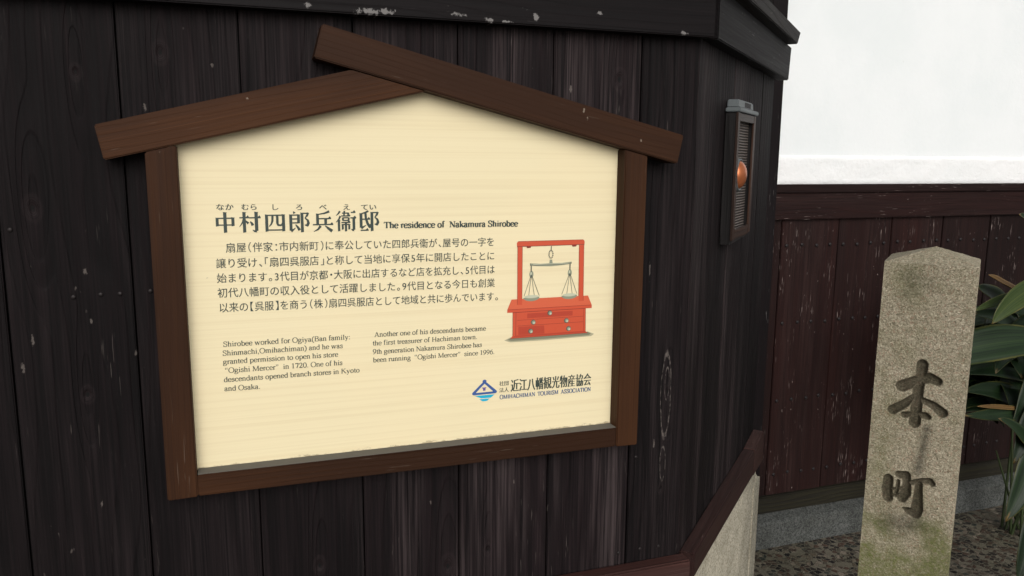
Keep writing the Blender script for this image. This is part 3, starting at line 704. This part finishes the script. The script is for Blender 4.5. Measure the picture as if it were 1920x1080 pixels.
def strip(pts, wfun):
    n = len(pts); v = []; f = []
    for i, p in enumerate(pts):
        a = pts[max(0, i - 1)]; b = pts[min(n - 1, i + 1)]
        if pts[0] == pts[-1] or (abs(pts[0][0] - pts[-1][0]) < 1 and abs(pts[0][1] - pts[-1][1]) < 1 and n > 4):
            if i == 0: a = pts[-2]
            if i == n - 1: b = pts[1]
        dx, dy = b[0] - a[0], b[1] - a[1]; L = math.hypot(dx, dy) or 1
        w_ = wfun(abs(dy) / L) / 2
        v += [(p[0] - dy / L * w_, p[1] + dx / L * w_), (p[0] + dy / L * w_, p[1] - dx / L * w_)]
    for i in range(n - 1): f.append((2 * i, 2 * i + 1, 2 * i + 3, 2 * i + 2))
    return v, f
def smooth(pts):
    if len(pts) < 3: return pts
    out = []
    for i in range(len(pts) - 1):
        p0, p1, p2, p3 = pts[max(0, i - 1)], pts[i], pts[i + 1], pts[min(len(pts) - 1, i + 2)]
        for k in range(3):
            t_ = k / 3
            out.append(tuple(.5 * (2 * p1[q] + (p2[q] - p0[q]) * t_ + (2 * p0[q] - 5 * p1[q] + 4 * p2[q] - p3[q]) * t_ ** 2 + (3 * p1[q] - p0[q] - 3 * p2[q] + p3[q]) * t_ ** 3) for q in (0, 1)))
    return out + [pts[-1]]
def serif_line(ink, text, x0, x1, zb, z1, size, thick=88, thin=40, spread=None):
    """fills x0..x1 exactly; size = mm per em for heights"""
    tot = sum(GL[c][0] for c in text); k = (x1 - x0) / tot; x = 0
    for c in text:
        wd, parts = GL[c]
        zz = zb + (z1 - zb) * (x / tot)
        def out(v, f): ink.add([((x0 + (x + q[0]) * k) / 1000, (zz + q[1] * size / 1000) / 1000) for q in v], f)
        for p in parts:
            if p[0] == 'k': out(*strip(p[1], lambda t_: thick))
            elif p[0] == 'n': out(*strip(p[1], lambda t_: thin))
            elif p[0] == 'p': out(*strip(p[1] if len(p[1]) > 12 or len(p[1]) < 3 else smooth(p[1]), lambda t_: thin + (thick - thin) * t_ ** 1.4))
            elif p[0] == 's': out(*strip([(p[1] - p[3], p[2] + (thin / 2 if p[2] <= 0 else -thin / 2)), (p[1] + p[3], p[2] + (thin / 2 if p[2] <= 0 else -thin / 2))], lambda t_: thin))
            elif p[0] == 'h': out([(p[1] + thick / 2, p[2]), (p[1] - thick / 2 - 70, p[2] - 55), (p[1] - thick / 2 - 60, p[2] - 85), (p[1] + thick / 2, p[2] - 70)], [(0, 1, 2, 3)])
            elif p[0] == 'd': out([(p[1] + p[3] * math.cos(R(a)), p[2] + p[3] * math.sin(R(a))) for a in range(0, 360, 45)], [tuple(range(8))])
        x += wd
ink = Ink(); serif_line(ink, 'The residence of  Nakamura Shirobee', 225.7, 448.4, 1386.7, 1385.0, 14.6, 172, 78); ink.build('english_heading', M['ink'], panel)
ink = Ink()
for txt, a, b, za, zb in [('Shirobee worked for Ogiya(Ban family:', -19.5, 170.0, 1214.2, 1212.8), ('Shinmachi,Omihachiman) and he was', -21.0, 157.5, 1200.6, 1199.6),
                          ('granted permission to open his store', -20.8, 149.8, 1187.4, 1186.2), ('“Ogishi Mercer”  in 1720. One of his', -19.0, 156.3, 1173.6, 1172.2),
                          ('descendants opened branch stores in Kyoto', -21.0, 182.8, 1159.6, 1158.0), ('and Osaka.', -20.8, 31.5, 1145.6, 1144.6),
                          ('Another one of his descendants became', 207.0, 393.5, 1213.8, 1212.2), ('the first treasurer of Hachiman town.', 204.3, 378.8, 1200.0, 1198.8),
                          ('9th generation Nakamura Shirobee has', 204.1, 386.6, 1186.0, 1184.8), ('been running  “Ogishi Mercer”  since 1996.', 204.3, 409.0, 1172.4, 1170.8)]:
    serif_line(ink, txt, a, b, za, zb, 11.6, 104, 54)
ink.build('english_text', M['ink'], panel)
ink = Ink(); serif_line(ink, 'OMIHACHIMAN  TOURISM  ASSOCIATION', 418.4, 588.8, 1090.8, 1089.8, 10.6, 165, 80); ink.build('association_english', M['ink_blue'], panel)

# ---- emblem
def ring(outer, inner, ink, lift):
    n = len(outer); ink.add([(p[0] / 1000, p[1] / 1000) for p in outer + inner], [(i, (i + 1) % n, n + (i + 1) % n, n + i) for i in range(n)], lift)
class Print:
    """flat printed artwork in several inks, one part"""
    def __init__(s): s.v, s.f, s.i, s.m = [], [], [], []
    def poly(s, mat, polys, lift):
        if M[mat] not in s.m: s.m.append(M[mat])
        for k, p in enumerate(polys):
            b = len(s.v); s.v += [(q[0] / 1000, FY - lift - k * .000004, q[1] / 1000) for q in p]; s.f.append(tuple(range(b, b + len(p)))); s.i.append(s.m.index(M[mat]))
    def build(s, name):
        o = mesh_obj(name, s.v, s.f, None, None, mats=s.m, idx=s.i); o.parent = panel; o.location = -(panel.location + nb.location); return o
pr = Print()
oo = [(391.2, 1126.0), (369.8, 1106.2), (369.4, 1103.6), (372.0, 1102.0), (410.6, 1102.1), (413.4, 1103.8), (413.0, 1106.4)]
ii = [(391.3, 1120.6), (376.6, 1106.6), (376.3, 1106.1), (376.5, 1105.7), (405.4, 1105.8), (405.8, 1106.2), (405.6, 1106.8)]
pr.poly('logo_blue', [(oo[i], oo[(i + 1) % 7], ii[(i + 1) % 7], ii[i]) for i in range(7)] + [[(391.2 + 3.6 * math.cos(R(a)), 1124.6 + 3.1 * math.sin(R(a))) for a in range(0, 360, 30)]], .0001)
pr.poly('logo_purple', [[(386.7, 1114.1), (394.5, 1114.1), (394.2, 1112.7), (393.2, 1112.7), (392.9, 1108.4), (388.6, 1108.4), (388.4, 1112.6), (386.9, 1112.6)]], .0001)
pr.poly('logo_cyan', [[(373.5, 1100.6), (409.3, 1100.4), (402.6, 1095.3), (385.4, 1095.6), (380.5, 1097.8)], [(382.2, 1094.2), (400.2, 1093.9), (396.6, 1090.6), (394, 1090.0), (388.5, 1090.0), (385.6, 1091.4)]], .0001)
pr.build('emblem')

# ---- printed picture of a red balance scale on a drawer chest
pr = Print()
def pic(name, mat, polys, lift): pr.poly(mat, polys, lift)
def line_poly(a, b, w_):
    dx, dy = b[0] - a[0], b[1] - a[1]; L = math.hypot(dx, dy); nx, ny = -dy / L * w_ / 2, dx / L * w_ / 2
    return [(a[0] + nx, a[1] + ny), (b[0] + nx, b[1] + ny), (b[0] - nx, b[1] - ny), (a[0] - nx, a[1] - ny)]
def ell(cx, cy, rx, ry, a0=0, a1=360, n=20): return [(cx + rx * math.cos(R(a0 + (a1 - a0) * i / n)), cy + ry * math.sin(R(a0 + (a1 - a0) * i / n))) for i in range(n)]
pic('picture_shade', 'p_shadow', [[(426, 1192.7), (436.7, 1197.2), (580.3, 1198.2), (592.3, 1193.2), (586.5, 1189.6), (500, 1188.4), (436.7, 1189.0)]], .00004)
pic('picture_shade', 'p_shadow2', [[(431, 1193.2), (438, 1196.6), (580.3, 1197.4), (586.3, 1193.6), (581.5, 1191.4), (500, 1190.6), (438.7, 1190.9)]], .00006)
pic('drawer_chest', 'p_red', [[(440.8, 1241.5), (574.8, 1241.5), (575.5, 1199.2), (580.3, 1195.7), (436.7, 1195.1), (440.8, 1200.1)], [(438.3, 1262.2), (578.9, 1262.1), (586.5, 1245.0), (586.7, 1239.7), (430.9, 1239.9), (430.9, 1245.0)]], .00008)
pic('chest_top', 'p_red_lit', [[(439.0, 1261.6), (578.5, 1261.5), (585.5, 1245.6), (432.2, 1245.6)]], .00012)
pic('chest_shade', 'p_red_dark', [[(466.6, 1236.8), (550.3, 1236.8), (550.5, 1228.5), (466.7, 1228.6)], [(450.9, 1214.5), (497.8, 1214.3), (498.6, 1200.4), (451.0, 1200.4)], [(446, 1199.9), (575.3, 1199.9), (578.0, 1197.0), (440.0, 1197.0)]], .00013)
outl = [line_poly((430.9, 1245.0), (586.5, 1245.0), .55), line_poly((449.1, 1226.0), (570.7, 1226.0), .5), line_poly((449.2, 1216.2), (570.9, 1216.2), .5), line_poly((446.5, 1239.8), (446.3, 1199.8), .7),
        line_poly((440.9, 1239.8), (574.8, 1239.8), .8), line_poly((571.4, 1239.8), (571.8, 1199.8), .6), line_poly((436.8, 1195.3), (580.2, 1195.9), .7), line_poly((440.8, 1239.8), (440.8, 1200.0), .7), line_poly((574.9, 1239.7), (575.5, 1199.3), .7)]
pic('chest_outline', 'p_maroon', outl, .00016)
pic('scale_frame', 'p_red', [[(448.3, 1352.1), (456.8, 1352.5), (457.2, 1252.1), (448.6, 1252.3)], [(560.0, 1350.7), (569.0, 1351.0), (570.0, 1253.2), (561.3, 1253.0)],
                             [(447.0, 1356.5), (448.2, 1359.2), (450.8, 1360.0), (566.4, 1359.8), (569.0, 1359.0), (570.2, 1356.4), (570.0, 1351.6), (447.3, 1351.0)]], .00018)
pic('frame_outline', 'p_maroon', [line_poly((456.9, 1351.2), (457.1, 1262.2), .6), line_poly((448.3, 1351.2), (448.6, 1253), .6), line_poly((560.1, 1351), (560.9, 1262), .6), line_poly((569.1, 1351), (570, 1253.5), .6),
                                  line_poly((447.4, 1351.2), (570, 1351.5), .8), line_poly((449.5, 1359.9), (567.6, 1359.8), .6), [(463.7, 1351.1), (472.6, 1351.4), (471.4, 1348.5), (465.0, 1348.4)], [(546.4, 1351.1), (555.7, 1351.1), (554.4, 1348.4), (547.8, 1348.3)]], .00022)
bar = [(471.1, 1322.4), (489.7, 1320.9), (509.1, 1321.4), (528.6, 1321.0), (545.7, 1322.4), (546.1, 1319.4), (532.0, 1317.5), (509.1, 1316.2), (486.5, 1317.1), (471.4, 1318.6)]
gr_ = [bar, [(506.3, 1327.5), (510.5, 1327.5), (511.5, 1321.0), (505.5, 1321.0)]]
dk = []
for i in range(12): dk.append([*ell(508.3, 1336.5, 4.6, 7.6, i * 30, i * 30 + 31, 3)[:3], *ell(508.3, 1336.5, 2.6, 5.4, i * 30, i * 30 + 31, 3)[:3][::-1]])
dk += [line_poly((508.9, 1350.4), (508.4, 1343.5), 1.5), line_poly((471.2, 1318.4), (545.9, 1319.2), .6), line_poly((471.2, 1322.4), (471.4, 1318.4), 1.2), line_poly((545.8, 1322.4), (546.0, 1319.2), 1.2)]
for (hx, bx, px, pts) in [(473.0, 473.4, 473.7, (460.4, 468.8, 479.1, 488.0)), (543.8, 543.6, 543.4, (529.3, 538.6, 548.9, 557.6))]:
    dk += [line_poly((hx, 1318.6), (hx - .2, 1308.0), 2.0)]
    dk += [line_poly((bx, 1304), (q, 1266.5), .85) for q in pts]
    gr_ += [ell(bx, 1303.6, 3.7, 6.0), ell(px, 1264.0, 14.6, 6.2, 180, 378)]
pic('balance_cords', 'p_grey_dark', dk, .00026)
pic('balance_beam', 'p_grey', gr_, .0003)
pic('pan_highlight', 'p_grey_lit', [ell(473.9, 1265.6, 12.6, 2.7), ell(543.5, 1265.2, 12.6, 2.7), ell(472.6, 1305.0, 1.3, 2.8), ell(542.8, 1305.0, 1.3, 2.8), line_poly((476, 1320.2), (541, 1320.0), .8)], .00036)
kn = [(508.2, 1235.4), (478.1, 1221.1), (539.3, 1220.4), (473.5, 1205.9), (543.6, 1206.0)]
pic('drawer_knob', 'p_grey_dark', [ell(a - .4, b_, 4.3, 4.3) for a, b_ in kn], .0002)
pic('drawer_knob', 'p_grey', [ell(a + .3, b_ - .3, 3.3, 3.3) for a, b_ in kn], .00024)
pic('drawer_knob', 'p_grey_lit', [ell(a + 1.2, b_ - 1.2, 1.8, 1.8) for a, b_ in kn], .00028)

pr.build('balance_picture')

# ------------------------------------------------------------------ lantern on the splayed facet
lamp = thing('wall_lamp', tuple(P0 + U * .32 + Z * 1.33), 'small wooden wall lamp with grey metal cap and amber dome on the splayed plank corner', 'lamp')
S0, S1, Z0, Z1 = .228, .418, 1.335, 1.590
t = Timber()
t.prism([(S0, 1.322), (S0 + .016, 1.322), (S0 + .016, Z1), (S0, Z1)], P0, U, Z, N, .001, .0215, Z, bevel=.001)
t.prism([(S1 - .016, Z0), (S1, Z0), (S1, Z1), (S1 - .016, Z1)], P0, U, Z, N, .001, .0215, Z, bevel=.001)
t.prism([(S0 + .0165, 1.322), (S1 - .0165, Z0 - .008), (S1 - .0165, Z0 + .008), (S0 + .0165, Z0 + .008)], P0, U, Z, N, .001, .0215, U, bevel=.001)
t.build('side_case', M['lampdark'], lamp)
t = Timber()
t.prism([(S0 - .002, Z0 - .004), (S0 + .018, Z0 - .004), (S0 + .018, Z1 + .001), (S0 - .002, Z1 + .001)], P0, U, Z, N, .022, .027, Z, bevel=.001)
t.prism([(S1 - .020, Z0), (S1 + .002, Z0), (S1 + .002, Z1), (S1 - .020, Z1)], P0, U, Z, N, .022, .0265, Z, bevel=.001)
t.prism([(S0 + .0185, Z0 - .003), (S1 - .0205, Z0 - .003), (S1 - .0205, Z0 + .018), (S0 + .0185, Z0 + .018)], P0, U, Z, N, .022, .0262, U, bevel=.001)
t.prism([(S0 + .0185, Z1 - .016), (S1 - .0205, Z1 - .016), (S1 - .0205, Z1), (S0 + .0185, Z1)], P0, U, Z, N, .022, .0262, U, bevel=.001)
t.build('front_frame', M['lampwood'], lamp)
t = Timber(); t.box(P0, U, Z, N, S0 + .0165, S1 - .0165, Z0 + .0085, Z1 - .002, .002, .0150, Z, bevel=0); t.build('ribbed_panel', M['ribs'], lamp)
dv, df = dome(.030, .019, 28, 10)
rm = Matrix((U, Z, N)).transposed()
cen = P0 + U * .306 + Z * 1.464 + N * .0152
mesh_obj('dome', [rm @ Vector(v) + cen for v in dv], df, M['copper'], lamp, smooth=True)
rv, rf_ = [], []
for k in range(32):
    a = 2 * math.pi * k / 32
    for (r_, h_) in ((.0300, .0), (.0306, .006), (.0335, .006), (.0345, .0)): rv.append(rm @ Vector((r_ * math.cos(a), r_ * math.sin(a), h_)) + cen)
for k in range(32):
    for q in range(3): rf_.append((k * 4 + q, k * 4 + q + 1, ((k + 1) % 32) * 4 + q + 1, ((k + 1) % 32) * 4 + q))
mesh_obj('dome_ring', rv, rf_, M['lampmetal'], lamp, smooth=True)
t = Timber()
t.prism([(S0 - .004, 1.5915), (S1 + .004, 1.5915), (S1 + .003, 1.600), (S0 - .003, 1.600)], P0, U, Z, N, .001, .031, U, bevel=.0015)
t.prism([(S0 + .006, 1.6003), (S1 - .022, 1.6003), (S1 - .030, 1.6165), (S0 + .010, 1.6165)], P0, U, Z, N, .001, .024, U, bevel=.002)
capo = t.build('metal_cap', M['lampmetal'], lamp)
t = Timber()
for k in range(6): t.box(P0, U, Z, N, .300 + k * .011, .3075 + k * .011, 1.6035, 1.6135, .0235, .0246, Z, bevel=0)
t.build('cap_slots', M['black'], lamp)

# ------------------------------------------------------------------ stone marker
sm_ = thing('stone_marker', (1.45, .08, 0), 'square granite marker pillar carved with two characters, mossy lower part, before the boards', 'stone pillar')
HG = R(40.03)
G = Vector((math.cos(HG), math.sin(HG), 0)); UX = Vector((G.y, -G.x, 0))   # G points into the stone, UX to its right
MID = Vector((1.38257, .02075, 0))
STR = [[(2.0, 1065.4, 10.7), (1.9, 1042.5, 10.3), (-1.7, 1014.3, 9.9), (-2.2, 966.4, 10.7), (-2.8, 935.0, 11.1)], [(-33.8, 1012.5, 11.5), (-4.6, 1028.9, 10.7), (18.5, 1038.8, 9.9), (33.2, 1032.4, 9.1)], [(-6.9, 993.6, 6.6), (-27.8, 972.1, 8.6), (-47.7, 956.6, 9.9)], [(7.4, 988.0, 6.2), (30.2, 979.1, 8.2), (48.3, 965.3, 9.9)], [(-23.8, 949.0, 7.0), (-3.7, 954.9, 5.4), (17.0, 953.8, 7.4), (21.7, 951.4, 6.2)], [(-44.0, 797.9, 9.5), (-45.0, 773.4, 10.7), (-42.0, 754.0, 9.9)], [(-23.9, 811.5, 7.8), (-9.8, 812.5, 9.1), (-6.6, 794.6, 8.2), (-7.6, 771.6, 10.3), (-13.7, 758.9, 9.9)], [(-23.8, 797.0, 3.7), (-24.5, 778.1, 4.9), (-26.8, 761.7, 4.1)], [(-37.1, 774.4, 3.3), (-11.0, 783.3, 3.7)], [(-36.0, 759.6, 3.7), (-20.3, 765.7, 3.7)], [(0.9, 797.6, 5.4), (23.9, 807.6, 5.8), (36.9, 808.5, 7.8), (42.9, 803.3, 5.8)], [(16.9, 799.9, 7.0), (17.4, 767.1, 9.1), (17.5, 740.2, 11.5), (15.2, 730.0, 11.5)], [(14.4, 730.7, 11.5), (1.9, 732.2, 7.8), (-9.8, 736.5, 2.5)]]
def half(z): return .0900 + (1.281 - z) * .0012
NC, ND = 124, 10
zs = [0.0, .2, .4] + list(np.arange(.48, 1.2812, .0015)) + [1.2815]
nr = len(zs); DEP = .178
ring_p = [(-1 + 2 * i / NC, 0.) for i in range(NC)] + [(1., i / ND) for i in range(ND)] + [(1 - 2 * i / ND, 1.) for i in range(ND)] + [(-1., 1 - i / ND) for i in range(ND)]
NRG = len(ring_p)
a_x = np.array([p[0] for p in ring_p]); a_d = np.array([p[1] for p in ring_p])
zz = np.array(zs)[:, None] * np.ones((1, NRG)); hh = .0900 + (1.281 - zz) * .0012
fx = a_x[None, :] * hh * 1000; fz = zz * 1000
front = (a_d[None, :] == 0) & (np.abs(a_x[None, :]) < 1.0)
sd = np.full(fx.shape, 1e3)
for st in STR:
    for (ax, az_, ar), (bx, bz, br) in zip(st, st[1:]):
        dx, dz = bx - ax, bz - az_; tt = np.clip(((fx - ax) * dx + (fz - az_) * dz) / (dx * dx + dz * dz), 0, 1)
        sd = np.minimum(sd, np.hypot(fx - ax - tt * dx, fz - az_ - tt * dz) - (ar + (br - ar) * tt) * 1.12)
sst = lambda x, a, b: (lambda t_: t_ * t_ * (3 - 2 * t_))(np.clip((x - a) / (b - a), 0, 1))
depth = np.where(front, .0085 * np.sqrt(sst(-sd, -.4, 8.5)), 0)
carve = np.where(front, sst(-sd, -.6, 1.6), 0)
V, moss, stain = [], [], []
for j in range(nr):
    for i in range(NRG):
        x_ = a_x[i] * hh[j, i]; d_ = a_d[i] * DEP
        corner = abs(abs(a_x[i]) - 1) < 1e-6 and (a_d[i] in (0., 1.))
        rn = .0006 * mnoise.noise((x_ * 260, d_ * 260, zs[j] * 260)) + .0007 * mnoise.noise((x_ * 70, d_ * 70, zs[j] * 70 + 5))
        if a_d[i] == 0: d_ += depth[j, i] + rn
        if a_d[i] == 1: d_ += rn
        if a_d[i] not in (0., 1.): x_ += rn * (1 if a_x[i] > 0 else -1)
        if corner:
            ch_ = .0016 + .0012 * abs(mnoise.noise((zs[j] * 60, a_x[i] * 3, d_))) + .003 * max(0, mnoise.noise((zs[j] * 33, 4 + a_x[i], 2)) - .35)
            x_ -= ch_ * math.copysign(1, a_x[i]); d_ += ch_ if a_d[i] == 0 else -ch_
        V.append(MID + UX * x_ + G * d_ + Z * zs[j])
        xm, zm = x_ * 1000, zs[j] * 1000
        nn_ = mnoise.fractal((x_ * 18, d_ * 18, zs[j] * 18), 1., 2., 3)
        zlim = 660 + 80 * nn_ - xm * .1 + 55 * math.exp(-((xm - 66) / 35) ** 2) - 30 * math.exp(-((xm + 5) / 22) ** 2)
        ms = 1 - min(1, max(0, (zm - zlim + 40) / 95)); ms = max(ms * .92, .42 * max(0, math.exp(-((xm + 62) / 22) ** 2) * math.exp(-((zm - 860) / 130) ** 2) + .3 * nn_) )
        ms = max(ms, .5 * math.exp(-((xm + 40) / 35) ** 2) * math.exp(-((zm - 1250) / 40) ** 2))
        cxs = 22 - (925 - zm) * .09
        stn = .85 * math.exp(-((xm - cxs) / 10) ** 2) * (1 if 828 < zm < 925 else math.exp(-(min(abs(zm - 828), abs(zm - 925)) / 14) ** 2))
        stn = max(stn, .75 * math.exp(-((xm + 8) / 42) ** 2) * math.exp(-((zm - 705) / 38) ** 2) * (.7 + nn_))
        stn = max(stn, .45 * math.exp(-((xm + 30) / 45) ** 2) * math.exp(-((zm - 1235) / 45) ** 2) * (.6 + 1.2 * nn_))
        moss.append(min(1, max(0, ms))); stain.append(min(1, max(0, stn)))
F = []
for j in range(nr - 1):
    for i in range(NRG):
        F.append((j * NRG + i, j * NRG + (i + 1) % NRG, (j + 1) * NRG + (i + 1) % NRG, (j + 1) * NRG + i))
# low pyramid on top, in rings towards the apex
apex = MID + G * (DEP / 2) + UX * .004 + Z * 1.3125
prev = (nr - 1) * NRG; rings = 24
cv = list(carve.ravel())
for k in range(1, rings):
    f_ = k / rings; b = len(V)
    for i in range(NRG):
        q = V[(nr - 1) * NRG + i]; p = q.lerp(apex, f_); rn = .0011 * mnoise.noise(p * 120)
        V.append(p + Z * rn); moss.append(.12); stain.append(.0); cv.append(0)
    for i in range(NRG): F.append((prev + i, prev + (i + 1) % NRG, b + (i + 1) % NRG, b + i))
    prev = b
V.append(apex); moss.append(.1); stain.append(0); cv.append(0)
for i in range(NRG): F.append((prev + i, prev + (i + 1) % NRG, len(V) - 1))
mesh_obj('pillar', V, F, M['granite'], sm_, dict(moss=('FLOAT', moss), stain=('FLOAT', stain), carve=('FLOAT', cv)))

# ------------------------------------------------------------------ broad-leaved plant by the boards
plant = thing('leafy_plant', (3.0, .90, 0), 'dark green broad-leaved plant beside the stone pillar, one leaf dried orange', 'plant')
class Leaves:
    def __init__(s): s.v, s.f, s.lc = [], [], []
    def leaf(s, p0, p1, p2, wid, up=Vector((0, -.55, 1)), fold=.35, rnd=None, n=22, peak=.45):
        rnd = random.random() if rnd is None else rnd
        p0, p1, p2 = Vector(p0), Vector(p1), Vector(p2); c = p1 * 2 - (p0 + p2) / 2
        b = len(s.v); m_ = 7; ph = random.random() * 9
        for i in range(n + 1):
            t_ = i / n
            p = p0 * (1 - t_) ** 2 + c * 2 * t_ * (1 - t_) + p2 * t_ ** 2
            d = ((c - p0) * (1 - t_) + (p2 - c) * t_).normalized()
            side = d.cross(up).normalized(); nrm = side.cross(d).normalized()
            x_ = t_ ** (math.log(.5) / math.log(peak)); ww = wid / 2 * max(0.03, math.sin(math.pi * min(1, .04 + .96 * x_)) ** .8) * (1 if t_ < .98 else .4)
            for k in range(m_):
                a = -1 + 2 * k / (m_ - 1)
                wave = .06 * ww * math.sin(t_ * 15 + ph + a * 2) * abs(a)
                s.v.append(p + side * a * ww + nrm * (-fold * abs(a) ** 1.3 * ww * -1 + wave)); s.lc.append((a, t_, rnd))
        for i in range(n):
            for k in range(m_ - 1): q = b + i * m_ + k; s.f.append((q, q + 1, q + m_ + 1, q + m_))
    def build(s, name, mat, label=None):
        o = mesh_obj(name, s.v, s.f, mat, plant, dict(lc=('FLOAT_VECTOR', s.lc)), smooth=True)
        md = o.modifiers.new('thickness', 'SOLIDIFY'); md.thickness = .0012
        if label: o['label'] = label
        return o
lv = Leaves()
UPF = Vector((.1, -1, .55))
lv.leaf((2.74, .66, .862), (2.40, .66, .897), (2.08, .72, .815), .120, UPF, .25, .75, peak=.56)      # big leaf reaching behind the pillar
lv.leaf((2.66, .80, .96), (2.51, .78, 1.028), (2.375, .74, 1.075), .072, UPF, .3, .6)
lv.leaf((2.74, .68, .640), (2.482, .66, .643), (2.255, .64, .666), .052, UPF, .25, .55)
lv.leaf((2.68, .62, .36), (2.50, .60, .565), (2.364, .60, .657), .058, UPF, .3, .7)
lv.leaf((2.66, .63, .64), (2.512, .58, .475), (2.399, .56, .306), .105, Vector((-.5, -1, .1)), .25, .6)
lv.leaf((2.784, .84, .824), (2.611, .82, .93), (2.44, .80, .965), .07, UPF, .3, .25)
lv.leaf((2.811, .80, .675), (2.60, .78, .765), (2.37, .76, .765), .095, UPF, .3, .2)
lv.leaf((2.809, .78, .52), (2.603, .76, .665), (2.36, .74, .71), .085, UPF, .3, .22)
lv.leaf((2.635, .70, .80), (2.568, .66, .701), (2.481, .64, .602), .07, Vector((-.5, -1, .2)), .3, .3)
lv.leaf((2.65, .70, 1.22), (2.53, .68, 1.288), (2.431, .66, 1.325), .05, UPF, .3, .6)
lv.leaf((2.60, .56, .50), (2.475, .52, .29), (2.406, .50, .122), .085, Vector((-.5, -1, .1)), .3, .15)
lv.leaf((2.67, .67, .71), (2.54, .62, .615), (2.456, .60, .487), .085, Vector((-.5, -1, .2)), .3, .1)
for k in range(70):                                    # the dense dark rest of the clump
    a = random.uniform(0, 2 * math.pi); h_ = random.uniform(.70, 1.06); base = Vector((2.74 + random.uniform(-.14, .14), .88 + random.uniform(-.08, .12), h_ - .18))
    L = random.uniform(.24, .38); out = Vector((math.cos(a), math.sin(a) * .75, 0))
    tip = base + out * L + Z * random.uniform(-.12, .10); tip.z = max(tip.z, .60)
    tip.x = max(tip.x, 2.42); tip.y = min(max(tip.y, .62), 1.12)
    lv.leaf(base, (base + tip) / 2 + Z * random.uniform(.05, .12), tip, random.uniform(.06, .11), Vector((0, -.7, 1)), .3, random.random() * .5)
lv.build('foliage', M['leaf'])
lv = Leaves()
lv.leaf((2.60, .64, 1.118), (2.385, .60, 1.061), (2.265, .58, .986), .070, UPF, .3, .7)
lv.leaf((2.60, .68, 1.050), (2.411, .66, 1.045), (2.252, .64, 1.016), .036, UPF, .3, .5)
lv.build('pale_foliage', M['leaf_light'], 'paler yellowish green leaves near the top')
lv = Leaves()
lv.leaf((2.66, .74, 1.005), (2.479, .72, 1.080), (2.374, .70, 1.122), .036, Vector((.2, -.8, .9)), .5, .7)
lv.leaf((2.56, .66, .650), (2.422, .655, .674), (2.324, .65, .687), .016, UPF, .3, .6)
lv.build('dried_foliage', M['leaf_dry'], 'dried orange-brown leaf')
sv, sf = [], []
for k in range(13):
    p0 = Vector((3.0 + random.uniform(-.07, .07), .90 + random.uniform(-.07, .1), -.01)); p2 = Vector((2.95 + random.uniform(-.13, .13), .86 + random.uniform(-.1, .14), random.uniform(.3, .8))); n_ = 8; b = len(sv)
    for i in range(n_ + 1):
        p = p0.lerp(p2, i / n_); r_ = .006 - .003 * i / n_
        for q in range(6): sv.append(p + Vector((r_ * math.cos(q * math.pi / 3), r_ * math.sin(q * math.pi / 3), 0)))
    for i in range(n_):
        for q in range(6): sf.append((b + i * 6 + q, b + i * 6 + (q + 1) % 6, b + (i + 1) * 6 + (q + 1) % 6, b + (i + 1) * 6 + q))
mesh_obj('stems', sv, sf, M['stem'], plant, smooth=True)
